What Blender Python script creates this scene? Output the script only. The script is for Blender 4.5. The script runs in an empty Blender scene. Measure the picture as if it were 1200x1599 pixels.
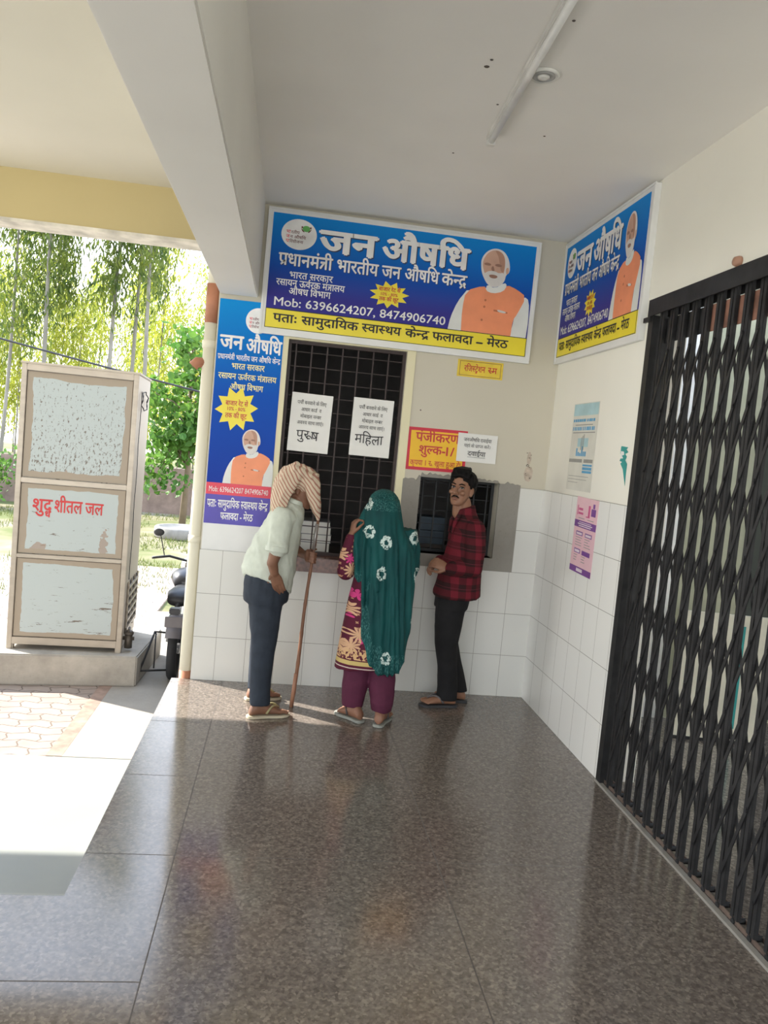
import bpy, bmesh, math, random
from mathutils import Vector, Matrix, noise, Euler
random.seed(7)
sc = bpy.context.scene
COL = sc.collection
PI = math.pi
# ------------------------------------------------------------------ camera
cam_d = bpy.data.cameras.new('camera'); cam = bpy.data.objects.new('camera', cam_d); COL.objects.link(cam)
cam_d.sensor_fit = 'HORIZONTAL'; cam_d.sensor_width = 36.0; cam_d.lens = 1255.58/1200*36; cam_d.clip_start = .05; cam_d.clip_end = 500
_yaw, _pit, _rol = 0.126073, -0.0758987, 0.09254
def cam_matrix():
    c, s = math.cos(_yaw), math.sin(_yaw)
    F = Vector((s, c, 0)); R = Vector((c, -s, 0)); U = Vector((0, 0, 1))
    F2 = F*math.cos(_pit)+U*math.sin(_pit); U2 = U*math.cos(_pit)-F*math.sin(_pit)
    c, s = math.cos(_rol), math.sin(_rol)
    R3 = R*c+U2*s; U3 = U2*c-R*s
    m = Matrix((R3, U3, -F2)).transposed().to_4x4()
    m.translation = Vector((-1.8551, -5.5945, 1.7004))
    return m
cam.matrix_world = cam_matrix()
sc.camera = cam
# ------------------------------------------------------------------ light, sky, exposure
sc.view_settings.view_transform = 'Standard'; sc.view_settings.look = 'None'
sc.view_settings.gamma = 1; sc.view_settings.use_curve_mapping = False
sc.view_settings.exposure = 1.13
SKY = 1.95
SUN_TO = Vector((1.228, -0.63, -1.0)).normalized()      # the way sunlight travels
w = bpy.data.worlds.new('sky'); sc.world = w; w.use_nodes = True
wn = w.node_tree; wn.nodes.clear()
tcw = wn.nodes.new('ShaderNodeTexCoord'); spw = wn.nodes.new('ShaderNodeSeparateXYZ'); rpw = wn.nodes.new('ShaderNodeValToRGB')
for el, (p, c) in zip(rpw.color_ramp.elements, ((.0, (1.0, .985, .95, 1)), (.9, (.50, .68, 1.0, 1)))): el.position = p; el.color = c
bg = wn.nodes.new('ShaderNodeBackground'); bg.inputs[1].default_value = SKY
wo = wn.nodes.new('ShaderNodeOutputWorld')
wn.links.new(tcw.outputs['Generated'], spw.inputs[0]); wn.links.new(spw.outputs[2], rpw.inputs[0]); wn.links.new(rpw.outputs[0], bg.inputs[0]); wn.links.new(bg.outputs[0], wo.inputs[0])
sun_d = bpy.data.lights.new('sun', 'SUN'); sun_d.energy = 6.7; sun_d.angle = math.radians(.55); sun_d.color = (1, .95, .87)
sun = bpy.data.objects.new('sun', sun_d); COL.objects.link(sun); sun.location = (-8, 6, 12)
sun.rotation_euler = SUN_TO.to_track_quat('-Z', 'Y').to_euler()
sc.cycles.max_bounces = 10; sc.cycles.diffuse_bounces = 6; sc.cycles.use_denoising = True
# ------------------------------------------------------------------ materials
def lin(c):
    return tuple(((x/255)/12.92 if x/255 <= .04045 else ((x/255+.055)/1.055)**2.4) for x in c)
def sock(nt, v):
    return v
class NT:
    """short-hand for building node trees"""
    def __init__(s, name):
        s.m = bpy.data.materials.new(name); s.m.use_nodes = True; s.t = s.m.node_tree
        s.b = s.t.nodes['Principled BSDF']; s._tc = None
    def n(s, typ, **kw):
        x = s.t.nodes.new(typ)
        for k, v in kw.items(): setattr(x, k, v)
        return x
    def l(s, a, b): s.t.links.new(a, b)
    def put(s, i, v):
        if isinstance(v, bpy.types.NodeSocket): s.l(v, i)
        else: i.default_value = v
    def tc(s, which='Object'):
        if s._tc is None: s._tc = s.n('ShaderNodeTexCoord')
        return s._tc.outputs[which]
    def map(s, vec, scale=(1, 1, 1), rot=(0, 0, 0), loc=(0, 0, 0)):
        m = s.n('ShaderNodeMapping'); s.l(vec, m.inputs[0]); m.inputs['Scale'].default_value = scale; m.inputs['Rotation'].default_value = rot; m.inputs['Location'].default_value = loc
        return m.outputs[0]
    def math(s, op, a, b=0.0, c=0.0):
        m = s.n('ShaderNodeMath', operation=op); s.put(m.inputs[0], a); s.put(m.inputs[1], b); s.put(m.inputs[2], c); return m.outputs[0]
    def noise(s, vec, scale, detail=3, rough=.55):
        x = s.n('ShaderNodeTexNoise'); s.l(vec, x.inputs['Vector']); x.inputs['Scale'].default_value = scale; x.inputs['Detail'].default_value = detail; x.inputs['Roughness'].default_value = rough
        return x.outputs['Fac']
    def vor(s, vec, scale, out='Distance', feature='F1', rnd=1.0):
        x = s.n('ShaderNodeTexVoronoi', feature=feature); s.l(vec, x.inputs['Vector']); x.inputs['Scale'].default_value = scale; x.inputs['Randomness'].default_value = rnd
        return x.outputs[out]
    def ramp(s, fac, stops, interp='LINEAR'):
        r = s.n('ShaderNodeValToRGB'); s.l(fac, r.inputs[0]); r.color_ramp.interpolation = interp
        e = r.color_ramp.elements
        while len(e) < len(stops): e.new(.5)
        for el, (p, c) in zip(e, stops):
            el.position = p; el.color = (c, c, c, 1) if not hasattr(c, '__len__') else tuple(c)+(1,)
        return r.outputs[0]
    def mix(s, fac, a, b, mode='MIX'):
        m = s.n('ShaderNodeMix', data_type='RGBA', blend_type=mode)
        s.put(m.inputs[0], fac)
        for i, v in ((6, a), (7, b)):
            if isinstance(v, bpy.types.NodeSocket): s.l(v, m.inputs[i])
            else: m.inputs[i].default_value = tuple(v)+(1,)
        return m.outputs[2]
    def bump(s, h, strength=.2, dist=.01):
        b = s.n('ShaderNodeBump'); b.inputs['Strength'].default_value = strength; b.inputs['Distance'].default_value = dist
        s.l(h, b.inputs['Height']); s.l(b.outputs[0], s.b.inputs['Normal'])
    def base(s, c):
        if isinstance(c, bpy.types.NodeSocket): s.l(c, s.b.inputs['Base Color'])
        else: s.b.inputs['Base Color'].default_value = tuple(c)+(1,)
    def pbr(s, rough=.6, metal=0., spec=.5):
        s.put(s.b.inputs['Roughness'], rough); s.b.inputs['Metallic'].default_value = metal; s.b.inputs['Specular IOR Level'].default_value = spec
        return s
_mc = {}
def mat(name, col, rough=.6, metal=0., var=(6, .12), bump=None, spec=.5, stretch=(1, 1, 1)):
    if name in _mc: return _mc[name]
    t = NT(name); v = t.map(t.tc(), stretch); f = t.noise(v, var[0])
    a = var[1]
    t.base(t.ramp(f, [(.3, tuple(x*(1-a) for x in col)), (.7, tuple(min(1, x*(1+a)) for x in col))]))
    t.pbr(rough, metal, spec)
    if bump: t.bump(t.noise(v, bump[0], 4), bump[1])
    _mc[name] = t.m; return t.m
def lines(t, comp, x0, period, half):
    """1 on thin lines at comp = x0 + k*period"""
    f = t.math('FRACT', t.math('DIVIDE', t.math('SUBTRACT', comp, x0-period*50.5), period))
    return t.math('LESS_THAN', t.math('ABSOLUTE', t.math('SUBTRACT', f, .5)), half/period)
def granite():
    t = NT('brown_granite'); P = t.tc()
    xyz = t.n('ShaderNodeSeparateXYZ'); t.l(P, xyz.inputs[0]); X, Y = xyz.outputs[0], xyz.outputs[1]
    cell = t.n('ShaderNodeTexVoronoi'); t.l(P, cell.inputs['Vector']); cell.inputs['Scale'].default_value = 100
    bw = t.n('ShaderNodeRGBToBW'); t.l(cell.outputs['Color'], bw.inputs[0])
    c = t.ramp(bw.outputs[0], [(.2, (.070, .058, .050)), (.5, (.15, .123, .105)), (.72, (.24, .198, .166)), (.86, (.36, .30, .255))])
    c2 = t.ramp(t.noise(P, 38, 4), [(.42, (.108, .089, .076)), (.6, (.24, .198, .166))])
    c = t.mix(.5, c, c2)
    c = t.mix(t.math('MULTIPLY', t.noise(P, 1.3, 3), .35), c, (.20, .172, .148))
    left = t.math('LESS_THAN', X, -2.17)
    ly = t.math('MULTIPLY', lines(t, Y, -2.403, .77, .0028), left)
    ry = t.math('MULTIPLY', lines(t, Y, -2.403, 2.46, .0018), t.math('SUBTRACT', 1.0, left))
    j = t.math('MAXIMUM', lines(t, X, -1.09, 1.08, .0024), t.math('MAXIMUM', ly, ry))
    c = t.mix(t.math('MULTIPLY', j, .8), c, (.07, .06, .052))
    t.base(c)
    r = t.ramp(t.noise(P, 2.2, 4), [(.35, .11), (.75, .18)])
    t.pbr(t.math('MAXIMUM', r, t.math('MULTIPLY', j, .7)), 0, .8)
    t.bump(t.noise(P, 9, 2), .02, .004)
    return t.m
def tiles(name, axis, a=(.66, .67, .635), b=(.72, .715, .67)):
    t = NT(name); P = t.tc(); x = t.n('ShaderNodeSeparateXYZ'); t.l(P, x.inputs[0])
    A, Z = x.outputs[axis], x.outputs[2]
    j = t.math('MAXIMUM', lines(t, A, 0, .2032, .0014), lines(t, Z, 0, .3048, .0016))
    f = t.noise(P, 1.2, 3)
    c = t.ramp(f, [(.3, a), (.7, b)])
    dirt = t.ramp(t.noise(P, 26, 5, .7), [(.66, 0.0), (.76, .25)])
    c = t.mix(dirt, c, (.55, .48, .38))
    c = t.mix(j, c, (.26, .25, .22)); t.base(c)
    t.pbr(t.math('ADD', .16, t.math('MULTIPLY', j, .5)), 0, .5); return t.m
def paint(name, col, stain=(.6, .5, .38), amt=.10):
    t = NT(name); P = t.tc()
    c = t.ramp(t.noise(P, .9, 3), [(.3, tuple(x*.95 for x in col)), (.7, tuple(min(1, x*1.03) for x in col))])
    c = t.mix(t.ramp(t.noise(t.map(P, (1, 1, .35)), 7, 6, .7), [(.62, 0.0), (.8, amt)]), c, stain)
    t.base(c); t.pbr(.62, 0, .3); t.bump(t.noise(P, 30, 4), .06, .004); return t.m
M_GRAN = granite()
M_TILE_B = tiles('white_tile_back', 0); M_TILE_R = tiles('white_tile_right_lit', 1, (.88, .885, .86), (.91, .905, .87))  # same tile; right copy coloured lighter in place of light from the left
M_CREAM = paint('cream_paint', (.61, .575, .475)); M_CREAMR = paint('cream_paint_right_lit', (.89, .87, .785))  # right wall's cream made paler to carry the light falling on that side
M_WHITEW = paint('ceiling_whitewash', (.92, .905, .87), (.6, .55, .48), .07)
M_BEAM = paint('beam_whitewash', (.86, .845, .80), (.5, .46, .4), .1)
M_YELLOW = paint('fascia_yellow', (.56, .46, .235), (.6, .48, .25), .2)
M_TRIMY = paint('window_trim_cream', (.78, .73, .50))
def cement(name, col, amt=.3):
    t = NT(name); P = t.tc()
    c = t.ramp(t.noise(P, 3.5, 6, .65), [(.3, tuple(x*(1-amt) for x in col)), (.7, tuple(x*(1+amt*.6) for x in col))])
    c = t.mix(t.ramp(t.noise(P, 40, 4), [(.6, 0.0), (.75, .3)]), c, tuple(x*.6 for x in col))
    t.base(c); t.pbr(.85, 0, .2); t.bump(t.noise(P, 25, 5), .2, .01); return t.m
M_CEM = cement('cement_plaster', (.30, .285, .255), .12)
M_BLOCK = cement('concrete_block', (.44, .41, .36), .25)
M_CONC = cement('concrete_strip', (.36, .33, .285), .12)
M_BRICKW = cement('old_brick_wall', (.23, .17, .14), .3)
def kota():
    t = NT('kota_stone'); P = t.tc(); x = t.n('ShaderNodeSeparateXYZ'); t.l(P, x.inputs[0])
    j = t.math('MAXIMUM', lines(t, x.outputs[0], -3.3, .62, .006), lines(t, x.outputs[1], -.477, .56, .006))
    c = t.ramp(t.noise(P, 1.6, 4), [(.3, (.245, .265, .255)), (.7, (.30, .31, .28))])
    c = t.mix(t.math('MULTIPLY', j, .6), c, (.42, .42, .38)); t.base(c); t.pbr(.45, 0, .4); return t.m
M_KOTA = kota()
def pavers():
    t = NT('interlocking_pavers'); P = t.tc()
    x = t.n('ShaderNodeSeparateXYZ'); t.l(P, x.inputs[0])
    zx = t.math('MULTIPLY', t.math('PINGPONG', t.math('ADD', x.outputs[1], 20.0), .07), .45)
    px = t.math('ADD', x.outputs[0], zx)
    zy = t.math('MULTIPLY', t.math('PINGPONG', t.math('ADD', x.outputs[0], 30.0), .12), .30)
    py = t.math('ADD', x.outputs[1], zy)
    row = t.math('FLOOR', t.math('DIVIDE', py, .14))
    off = t.math('MULTIPLY', t.math('FRACT', t.math('MULTIPLY', row, .5)), .24)
    j = t.math('MAXIMUM', lines(t, py, 0, .14, .006), lines(t, t.math('ADD', px, off), 0, .24, .006))
    c = t.ramp(t.noise(P, 5, 4), [(.3, (.30, .235, .20)), (.7, (.38, .31, .26))])
    c = t.mix(t.ramp(t.noise(P, .7, 4), [(.45, 0.0), (.7, .7)]), c, (.42, .37, .31))
    t.base(t.mix(t.math('MULTIPLY', j, .8), c, (.12, .09, .075))); t.pbr(.85, 0, .2); return t.m
M_PAVER = pavers()
def soil():
    t = NT('dry_ground'); P = t.tc()
    c = t.ramp(t.noise(P, .45, 5, .6), [(.38, (.26, .225, .165)), (.48, (.19, .175, .09)), (.58, (.10, .125, .035))])
    c = t.mix(t.math('MULTIPLY', t.noise(P, 9, 5), .5), c, (.20, .175, .11)); t.base(c); t.pbr(.95, 0, .1); return t.m
M_SOIL = soil()
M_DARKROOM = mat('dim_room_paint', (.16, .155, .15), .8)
M_GRILLE = mat('brown_painted_iron', (.036, .022, .020), .5, .2)
M_GATE = mat('black_painted_steel', (.020, .020, .021), .5, .1, (12, .4), (30, .1), .35)
M_RUST = mat('rust_brown_board', (.27, .13, .09), .7, 0, (9, .35))
M_WHITEPL = mat('white_plastic', (.78, .78, .75), .35)
M_PAPER = mat('white_paper', (.80, .80, .77), .7, 0, (3, .04))
M_INK = mat('black_ink', (.02, .02, .025), .6)
M_SIGNW = mat('white_vinyl', (.78, .79, .78), .4, 0, (4, .05))
M_SIGNY = mat('yellow_vinyl', (.86, .72, .03), .4, 0, (4, .04))
M_TXTW = mat('white_letter_vinyl', (.84, .84, .83), .45)
M_TXTY = mat('pale_yellow_letter_vinyl', (.86, .80, .35), .45)
M_TXTR = mat('red_letter_paint', (.55, .03, .03), .45)
M_SHADOWV = mat('dark_blue_vinyl', (.01, .03, .10), .5)
M_SKINP = mat('printed_skin', (.60, .36, .26), .45)
M_SKINP2 = mat('printed_skin_dark', (.33, .17, .12), .45)
M_HAIRP = mat('printed_white_hair', (.70, .68, .66), .45)
M_ORANGE = mat('printed_orange_cloth', (.88, .30, .14), .45, 0, (8, .06))
M_ORANGE2 = mat('printed_orange_seam', (.52, .15, .06), .45)
M_KURTAP = mat('printed_white_cloth', (.74, .76, .74), .45, 0, (5, .07))
M_GREEN = mat('printed_green', (.12, .42, .10), .45)
M_MAROON = mat('printed_maroon', (.17, .05, .05), .5)
M_REDB = mat('red_vinyl', (.72, .04, .08), .4)
M_PURP = mat('indigo_vinyl', (.075, .055, .42), .4)
def blue():
    t = NT('blue_printed_vinyl'); g = t.n('ShaderNodeSeparateXYZ'); t.l(t.tc('Generated'), g.inputs[0])
    t.base(t.ramp(g.outputs[2], [(.16, (.040, .036, .27)), (.45, (.004, .075, .42)), (.72, (.0, .155, .56)), (1.0, (.0, .24, .68))])); t.pbr(.55, 0, .2); return t.m
M_BLUE = blue()
# ------------------------------------------------------------------ mesh helpers
class MB:
    def __init__(s): s.v = []; s.f = []
    def add(s, vs, fs):
        o = len(s.v); s.v += [tuple(v) for v in vs]; s.f += [tuple(i+o for i in f) for f in fs]; return s
    def box(s, a, b, rz=0, pivot=None):
        x0, y0, z0 = a; x1, y1, z1 = b
        vs = [(x0, y0, z0), (x1, y0, z0), (x1, y1, z0), (x0, y1, z0), (x0, y0, z1), (x1, y0, z1), (x1, y1, z1), (x0, y1, z1)]
        if rz:
            c, sn = math.cos(rz), math.sin(rz); p = pivot or ((x0+x1)/2, (y0+y1)/2)
            vs = [(p[0]+(x-p[0])*c-(y-p[1])*sn, p[1]+(x-p[0])*sn+(y-p[1])*c, z) for x, y, z in vs]
        return s.add(vs, [(3, 2, 1, 0), (4, 5, 6, 7), (0, 1, 5, 4), (1, 2, 6, 5), (2, 3, 7, 6), (3, 0, 4, 7)])
    def tube(s, pts, r, n=10, caps=True):
        pts = [Vector(p) for p in pts]; rs = r if hasattr(r, '__len__') else [r]*len(pts)
        up = None; vs = []; fs = []
        for i, p in enumerate(pts):
            d = (pts[min(i+1, len(pts)-1)]-pts[max(i-1, 0)]).normalized()
            if up is None: up = Vector((0, 0, 1)) if abs(d.z) < .9 else Vector((1, 0, 0))
            a = d.cross(up).normalized(); b = a.cross(d).normalized(); up = b
            for k in range(n):
                t = 2*PI*k/n; vs.append(p+(a*math.cos(t)+b*math.sin(t))*rs[i])
        for i in range(len(pts)-1):
            for k in range(n): fs.append((i*n+k, i*n+(k+1) % n, (i+1)*n+(k+1) % n, (i+1)*n+k))
        if caps: fs += [tuple(reversed(range(n))), tuple(range((len(pts)-1)*n, len(pts)*n))]
        return s.add(vs, fs)
    def loft(s, rings, n=24):
        """rings: (centre, half-axis A, half-axis B); closed at both ends"""
        vs = []; fs = []
        for c, A, B in rings:
            c, A, B = Vector(c), Vector(A), Vector(B)
            for k in range(n):
                t = 2*PI*k/n; vs.append(c+A*math.cos(t)+B*math.sin(t))
        m = len(rings)
        for i in range(m-1):
            for k in range(n): fs.append((i*n+k, i*n+(k+1) % n, (i+1)*n+(k+1) % n, (i+1)*n+k))
        fs += [tuple(reversed(range(n))), tuple(range((m-1)*n, m*n))]
        return s.add(vs, fs)
    def ell(s, c, r, rot=None, nu=16, nv=10):
        c = Vector(c); R = rot.to_matrix() if rot else Matrix.Identity(3); vs = []; fs = []
        for j in range(1, nv):
            ph = PI*j/nv
            for i in range(nu):
                t = 2*PI*i/nu; vs.append(c+R @ Vector((r[0]*math.sin(ph)*math.cos(t), r[1]*math.sin(ph)*math.sin(t), r[2]*math.cos(ph))))
        for j in range(nv-2):
            for i in range(nu): fs.append((j*nu+i, (j+1)*nu+i, (j+1)*nu+(i+1) % nu, j*nu+(i+1) % nu))
        a = len(vs); vs += [c+R @ Vector((0, 0, r[2])), c-R @ Vector((0, 0, r[2]))]
        for i in range(nu):
            fs.append((a, i, (i+1) % nu)); fs.append((a+1, (nv-2)*nu+(i+1) % nu, (nv-2)*nu+i))
        return s.add(vs, fs)
    def chain(s, pts, rs, n=14):
        """tapered limb with rounded ends"""
        s.tube(pts, rs, n)
        for p, r in zip(pts, rs): s.ell(p, (r, r, r), None, 12, 8)
        return s
    def lathe(s, c, prof, n=24, axis='Z'):
        vs = []; fs = []
        for r, h in prof:
            for k in range(n):
                t = 2*PI*k/n; a, b = r*math.cos(t), r*math.sin(t)
                vs.append({'Z': (c[0]+a, c[1]+b, c[2]+h), 'Y': (c[0]+a, c[1]+h, c[2]+b), 'X': (c[0]+h, c[1]+a, c[2]+b)}[axis])
        for i in range(len(prof)-1):
            for k in range(n): fs.append((i*n+k, i*n+(k+1) % n, (i+1)*n+(k+1) % n, (i+1)*n+k))
        fs += [tuple(reversed(range(n))), tuple(range((len(prof)-1)*n, len(prof)*n))]
        return s.add(vs, fs)
    def plate(s, pts, y0, y1):
        """outline in (x, z) extruded from y0 (front) to y1"""
        n = len(pts)
        vs = [(x, y0, z) for x, z in pts]+[(x, y1, z) for x, z in pts]
        return s.add(vs, [tuple(range(n)), tuple(reversed(range(n, 2*n)))]+[(i, n+i, n+(i+1) % n, (i+1) % n) for i in range(n)])
    def build(s, name, m, parent=None, smooth=False, bevel=0):
        me = bpy.data.meshes.new(name); me.from_pydata(s.v, [], s.f); me.update()
        bm = bmesh.new(); bm.from_mesh(me); bmesh.ops.recalc_face_normals(bm, faces=bm.faces)
        if bevel:
            bmesh.ops.bevel(bm, geom=[e for e in bm.edges if len(e.link_faces) == 2 and e.calc_face_angle(0) > .5], offset=bevel, segments=2, affect='EDGES')
        bm.to_mesh(me); bm.free()
        if smooth: me.polygons.foreach_set('use_smooth', [True]*len(me.polygons))
        me.materials.append(m)
        return link(name, me, parent)
def link(name, me, parent=None):
    o = bpy.data.objects.new(name, me); COL.objects.link(o)
    if parent: o.parent = parent
    return o
def tag(o, label=None, cat=None, group=None, kind=None):
    for k, v in (('label', label), ('category', cat), ('group', group), ('kind', kind)):
        if v: o[k] = v
    return o
def thing(name, label, cat, loc=(0, 0, 0), rz=0, group=None):
    o = bpy.data.objects.new(name, None); COL.objects.link(o); o.location = loc; o.rotation_euler = (0, 0, rz); o.empty_display_size = .1
    return tag(o, label, cat, group)
def struct(o, label=None, cat=None): return tag(o, label, cat, None, 'structure')
def copy_tree(o, parent=None):
    c = o.copy(); COL.objects.link(c); c.parent = parent
    for ch in list(o.children): copy_tree(ch, c)
    return c
# ------------------------------------------------------------------ lettering
_gc = {}
def _raw(s, off):
    cu = bpy.data.curves.new('lettering', 'FONT'); cu.body = s; cu.size = 1; cu.resolution_u = 3; cu.offset = off
    o = bpy.data.objects.new('lettering', cu); COL.objects.link(o)
    bpy.context.view_layer.update()
    me = bpy.data.meshes.new_from_object(o.evaluated_get(bpy.context.evaluated_depsgraph_get()))
    r = ([(v.co.x, v.co.y) for v in me.vertices], [tuple(p.vertices) for p in me.polygons])
    bpy.data.objects.remove(o); bpy.data.curves.remove(cu); bpy.data.meshes.remove(me)
    return r
def _right(g): return max(v[0] for v in g[0])
def glyph(ch, off):
    k = (ch, off)
    if k not in _gc:
        if ch == ' ': _gc[k] = ([], [], .28)
        else:
            dev = 0x900 <= ord(ch) < 0x980; ref = 'क' if dev else 'H'
            adv = _right(_raw(ref+ch+ref, 0))-_right(_raw(ref+ref, 0))
            v, f = _raw(ch, off); _gc[k] = (v, f, adv)
    return _gc[k]
def half(ch, off):
    k = ('h'+ch, off)
    if k not in _gc:
        v, f, adv = glyph(ch, off); cut = adv-.20
        bm = bmesh.new(); bv = [bm.verts.new((a, b, 0)) for a, b in v]
        for q in f:
            try: bm.faces.new([bv[i] for i in q])
            except ValueError: pass
        bmesh.ops.bisect_plane(bm, geom=bm.verts[:]+bm.edges[:]+bm.faces[:], plane_co=(cut, 0, 0), plane_no=(1, 0, 0), clear_outer=True)
        bm.verts.index_update()
        _gc[k] = ([(q.co.x, q.co.y) for q in bm.verts], [tuple(q.index for q in p.verts) for p in bm.faces], cut); bm.free()
    return _gc[k]
def stroke(pts, th):
    V = []; F = []
    for (a, b), (c, d) in zip(pts, pts[1:]):
        L = math.hypot(c-a, d-b) or 1; nx, ny = -(d-b)/L*th/2, (c-a)/L*th/2; o = len(V)
        V += [(a+nx, b+ny), (a-nx, b-ny), (c-nx, d-ny), (c+nx, d+ny)]; F.append((o, o+1, o+2, o+3))
    return V, F
def shape(s):
    V = []; F = []; pen = 0.0; th = .085; off = 0
    def put(g, dx, dy=0, sx=1, sy=1):
        o = len(V); V.extend((a*sx+dx, b*sy+dy) for a, b in g[0]); F.extend(tuple(i+o for i in q) for q in g[1])
    iscons = lambda c: 0x915 <= ord(c) <= 0x939
    i = 0; n = len(s)
    while i < n:
        c = s[i]
        if not iscons(c):
            g = glyph(c, off); put(g, pen); pen += g[2]; i += 1
            while i < n and s[i] in 'ंँः': g = glyph(s[i], off); put(g, pen); pen += g[2]; i += 1
            continue
        cl = [c]; i += 1
        while i+1 < n and s[i] == '्' and iscons(s[i+1]): cl.append(s[i+1]); i += 2
        mt = []
        while i < n and (0x93e <= ord(s[i]) <= 0x94c or s[i] in 'ंँः'): mt.append(s[i]); i += 1
        reph = len(cl) > 1 and cl[0] == 'र'
        if reph: cl = cl[1:]
        if 'ि' in mt: g = glyph('ि', off); put(g, pen); pen += g[2]; mt.remove('ि')
        k = 0
        while k < len(cl):
            a = cl[k]; nxt = cl[k+1] if k+1 < len(cl) else None
            if nxt == 'र':
                if a == 'त':
                    W = .56; put(stroke([(0, .585), (W, .585)], th), pen); put(stroke([(W-.14, 0), (W-.14, .6)], th), pen)
                    put(stroke([(W-.14, .36), (.08, .36)], th), pen); put(stroke([(.30, .36), (.08, .04)], th), pen); pen += W
                else:
                    g = glyph(a, off); put(g, pen); pen += g[2]
                    if a in 'टड': put(stroke([(-.42, -.16), (-.29, -.02), (-.14, -.16)], th), pen)
                    elif a == 'द': put(stroke([(-.20, .12), (-.40, -.06)], th), pen)
                    else: put(stroke([(-.14, .26), (-.40, .02)], th), pen)
                k += 2; continue
            if nxt == 'ध' and a == 'द':
                g = glyph('द', off); put(g, pen); pen += g[2]; h = glyph('ध', off); put(h, pen-.42, -.30, .55, .5); k += 2; continue
            g = half(a, off) if nxt else glyph(a, off)
            put(g, pen); pen += g[2]; k += 1
        for m_ in mt:
            g = glyph(m_, off)
            if m_ in 'ुू' and cl[-1] == 'र': put(g, pen+.16, .30); pen += .14
            else: put(g, pen)
            pen += g[2]
        if reph: put(stroke([(-.14, .62), (-.22, .74), (-.14, .84), (-.05, .80)], th), pen)
    return V, F, pen
def text(mb, s, x, z, h, w=None, y=-.002, align='L', off=.012, deva=True, jit=0):
    """lettering s with head line at z+h and base line at z, laid flat at depth y"""
    V, F, pen = shape(s); sy = h/(.622 if deva else .69); sx = sy
    if not V: return 0
    x0 = min(v[0] for v in V); x1 = max(v[0] for v in V)
    if w: sx = w/(x1-x0)
    ox = {'L': x-x0*sx, 'C': x-(x0+x1)/2*sx, 'R': x-x1*sx}[align]
    o = max(0, off)
    for k, (dx, dy) in enumerate(((0, 0),) if o < .008 else ((-o, 0), (o, 0), (0, o*.8), (0, -o*.8))):
        mb.add([(ox+(a+dx)*sx, y-k*.00015, z+(b+dy)*sy+jit*math.sin(a*3.1)) for a, b in V], F)
    return (x1-x0)*sx
def words(parent, rows, m, y, name='lettering'):
    mb = MB()
    for r in rows: text(mb, *r[:4], **dict(r[4], y=y))
    return mb.build(name, m, parent)
def star_pts(cx, cz, R, r, n=11, sq=.72, ph=.1):
    return [(cx+(R if k % 2 == 0 else r)*math.cos(ph+PI*k/n), cz+sq*(R if k % 2 == 0 else r)*math.sin(ph+PI*k/n)) for k in range(2*n)]
def disc_pts(cx, cz, rx, rz=None, n=40): return [(cx+rx*math.cos(2*PI*k/n), cz+(rz or rx)*math.sin(2*PI*k/n)) for k in range(n)]
def flat(pts, y, name, m, parent): return MB().plate(pts, y, y+.0006).build(name, m, parent)
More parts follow.
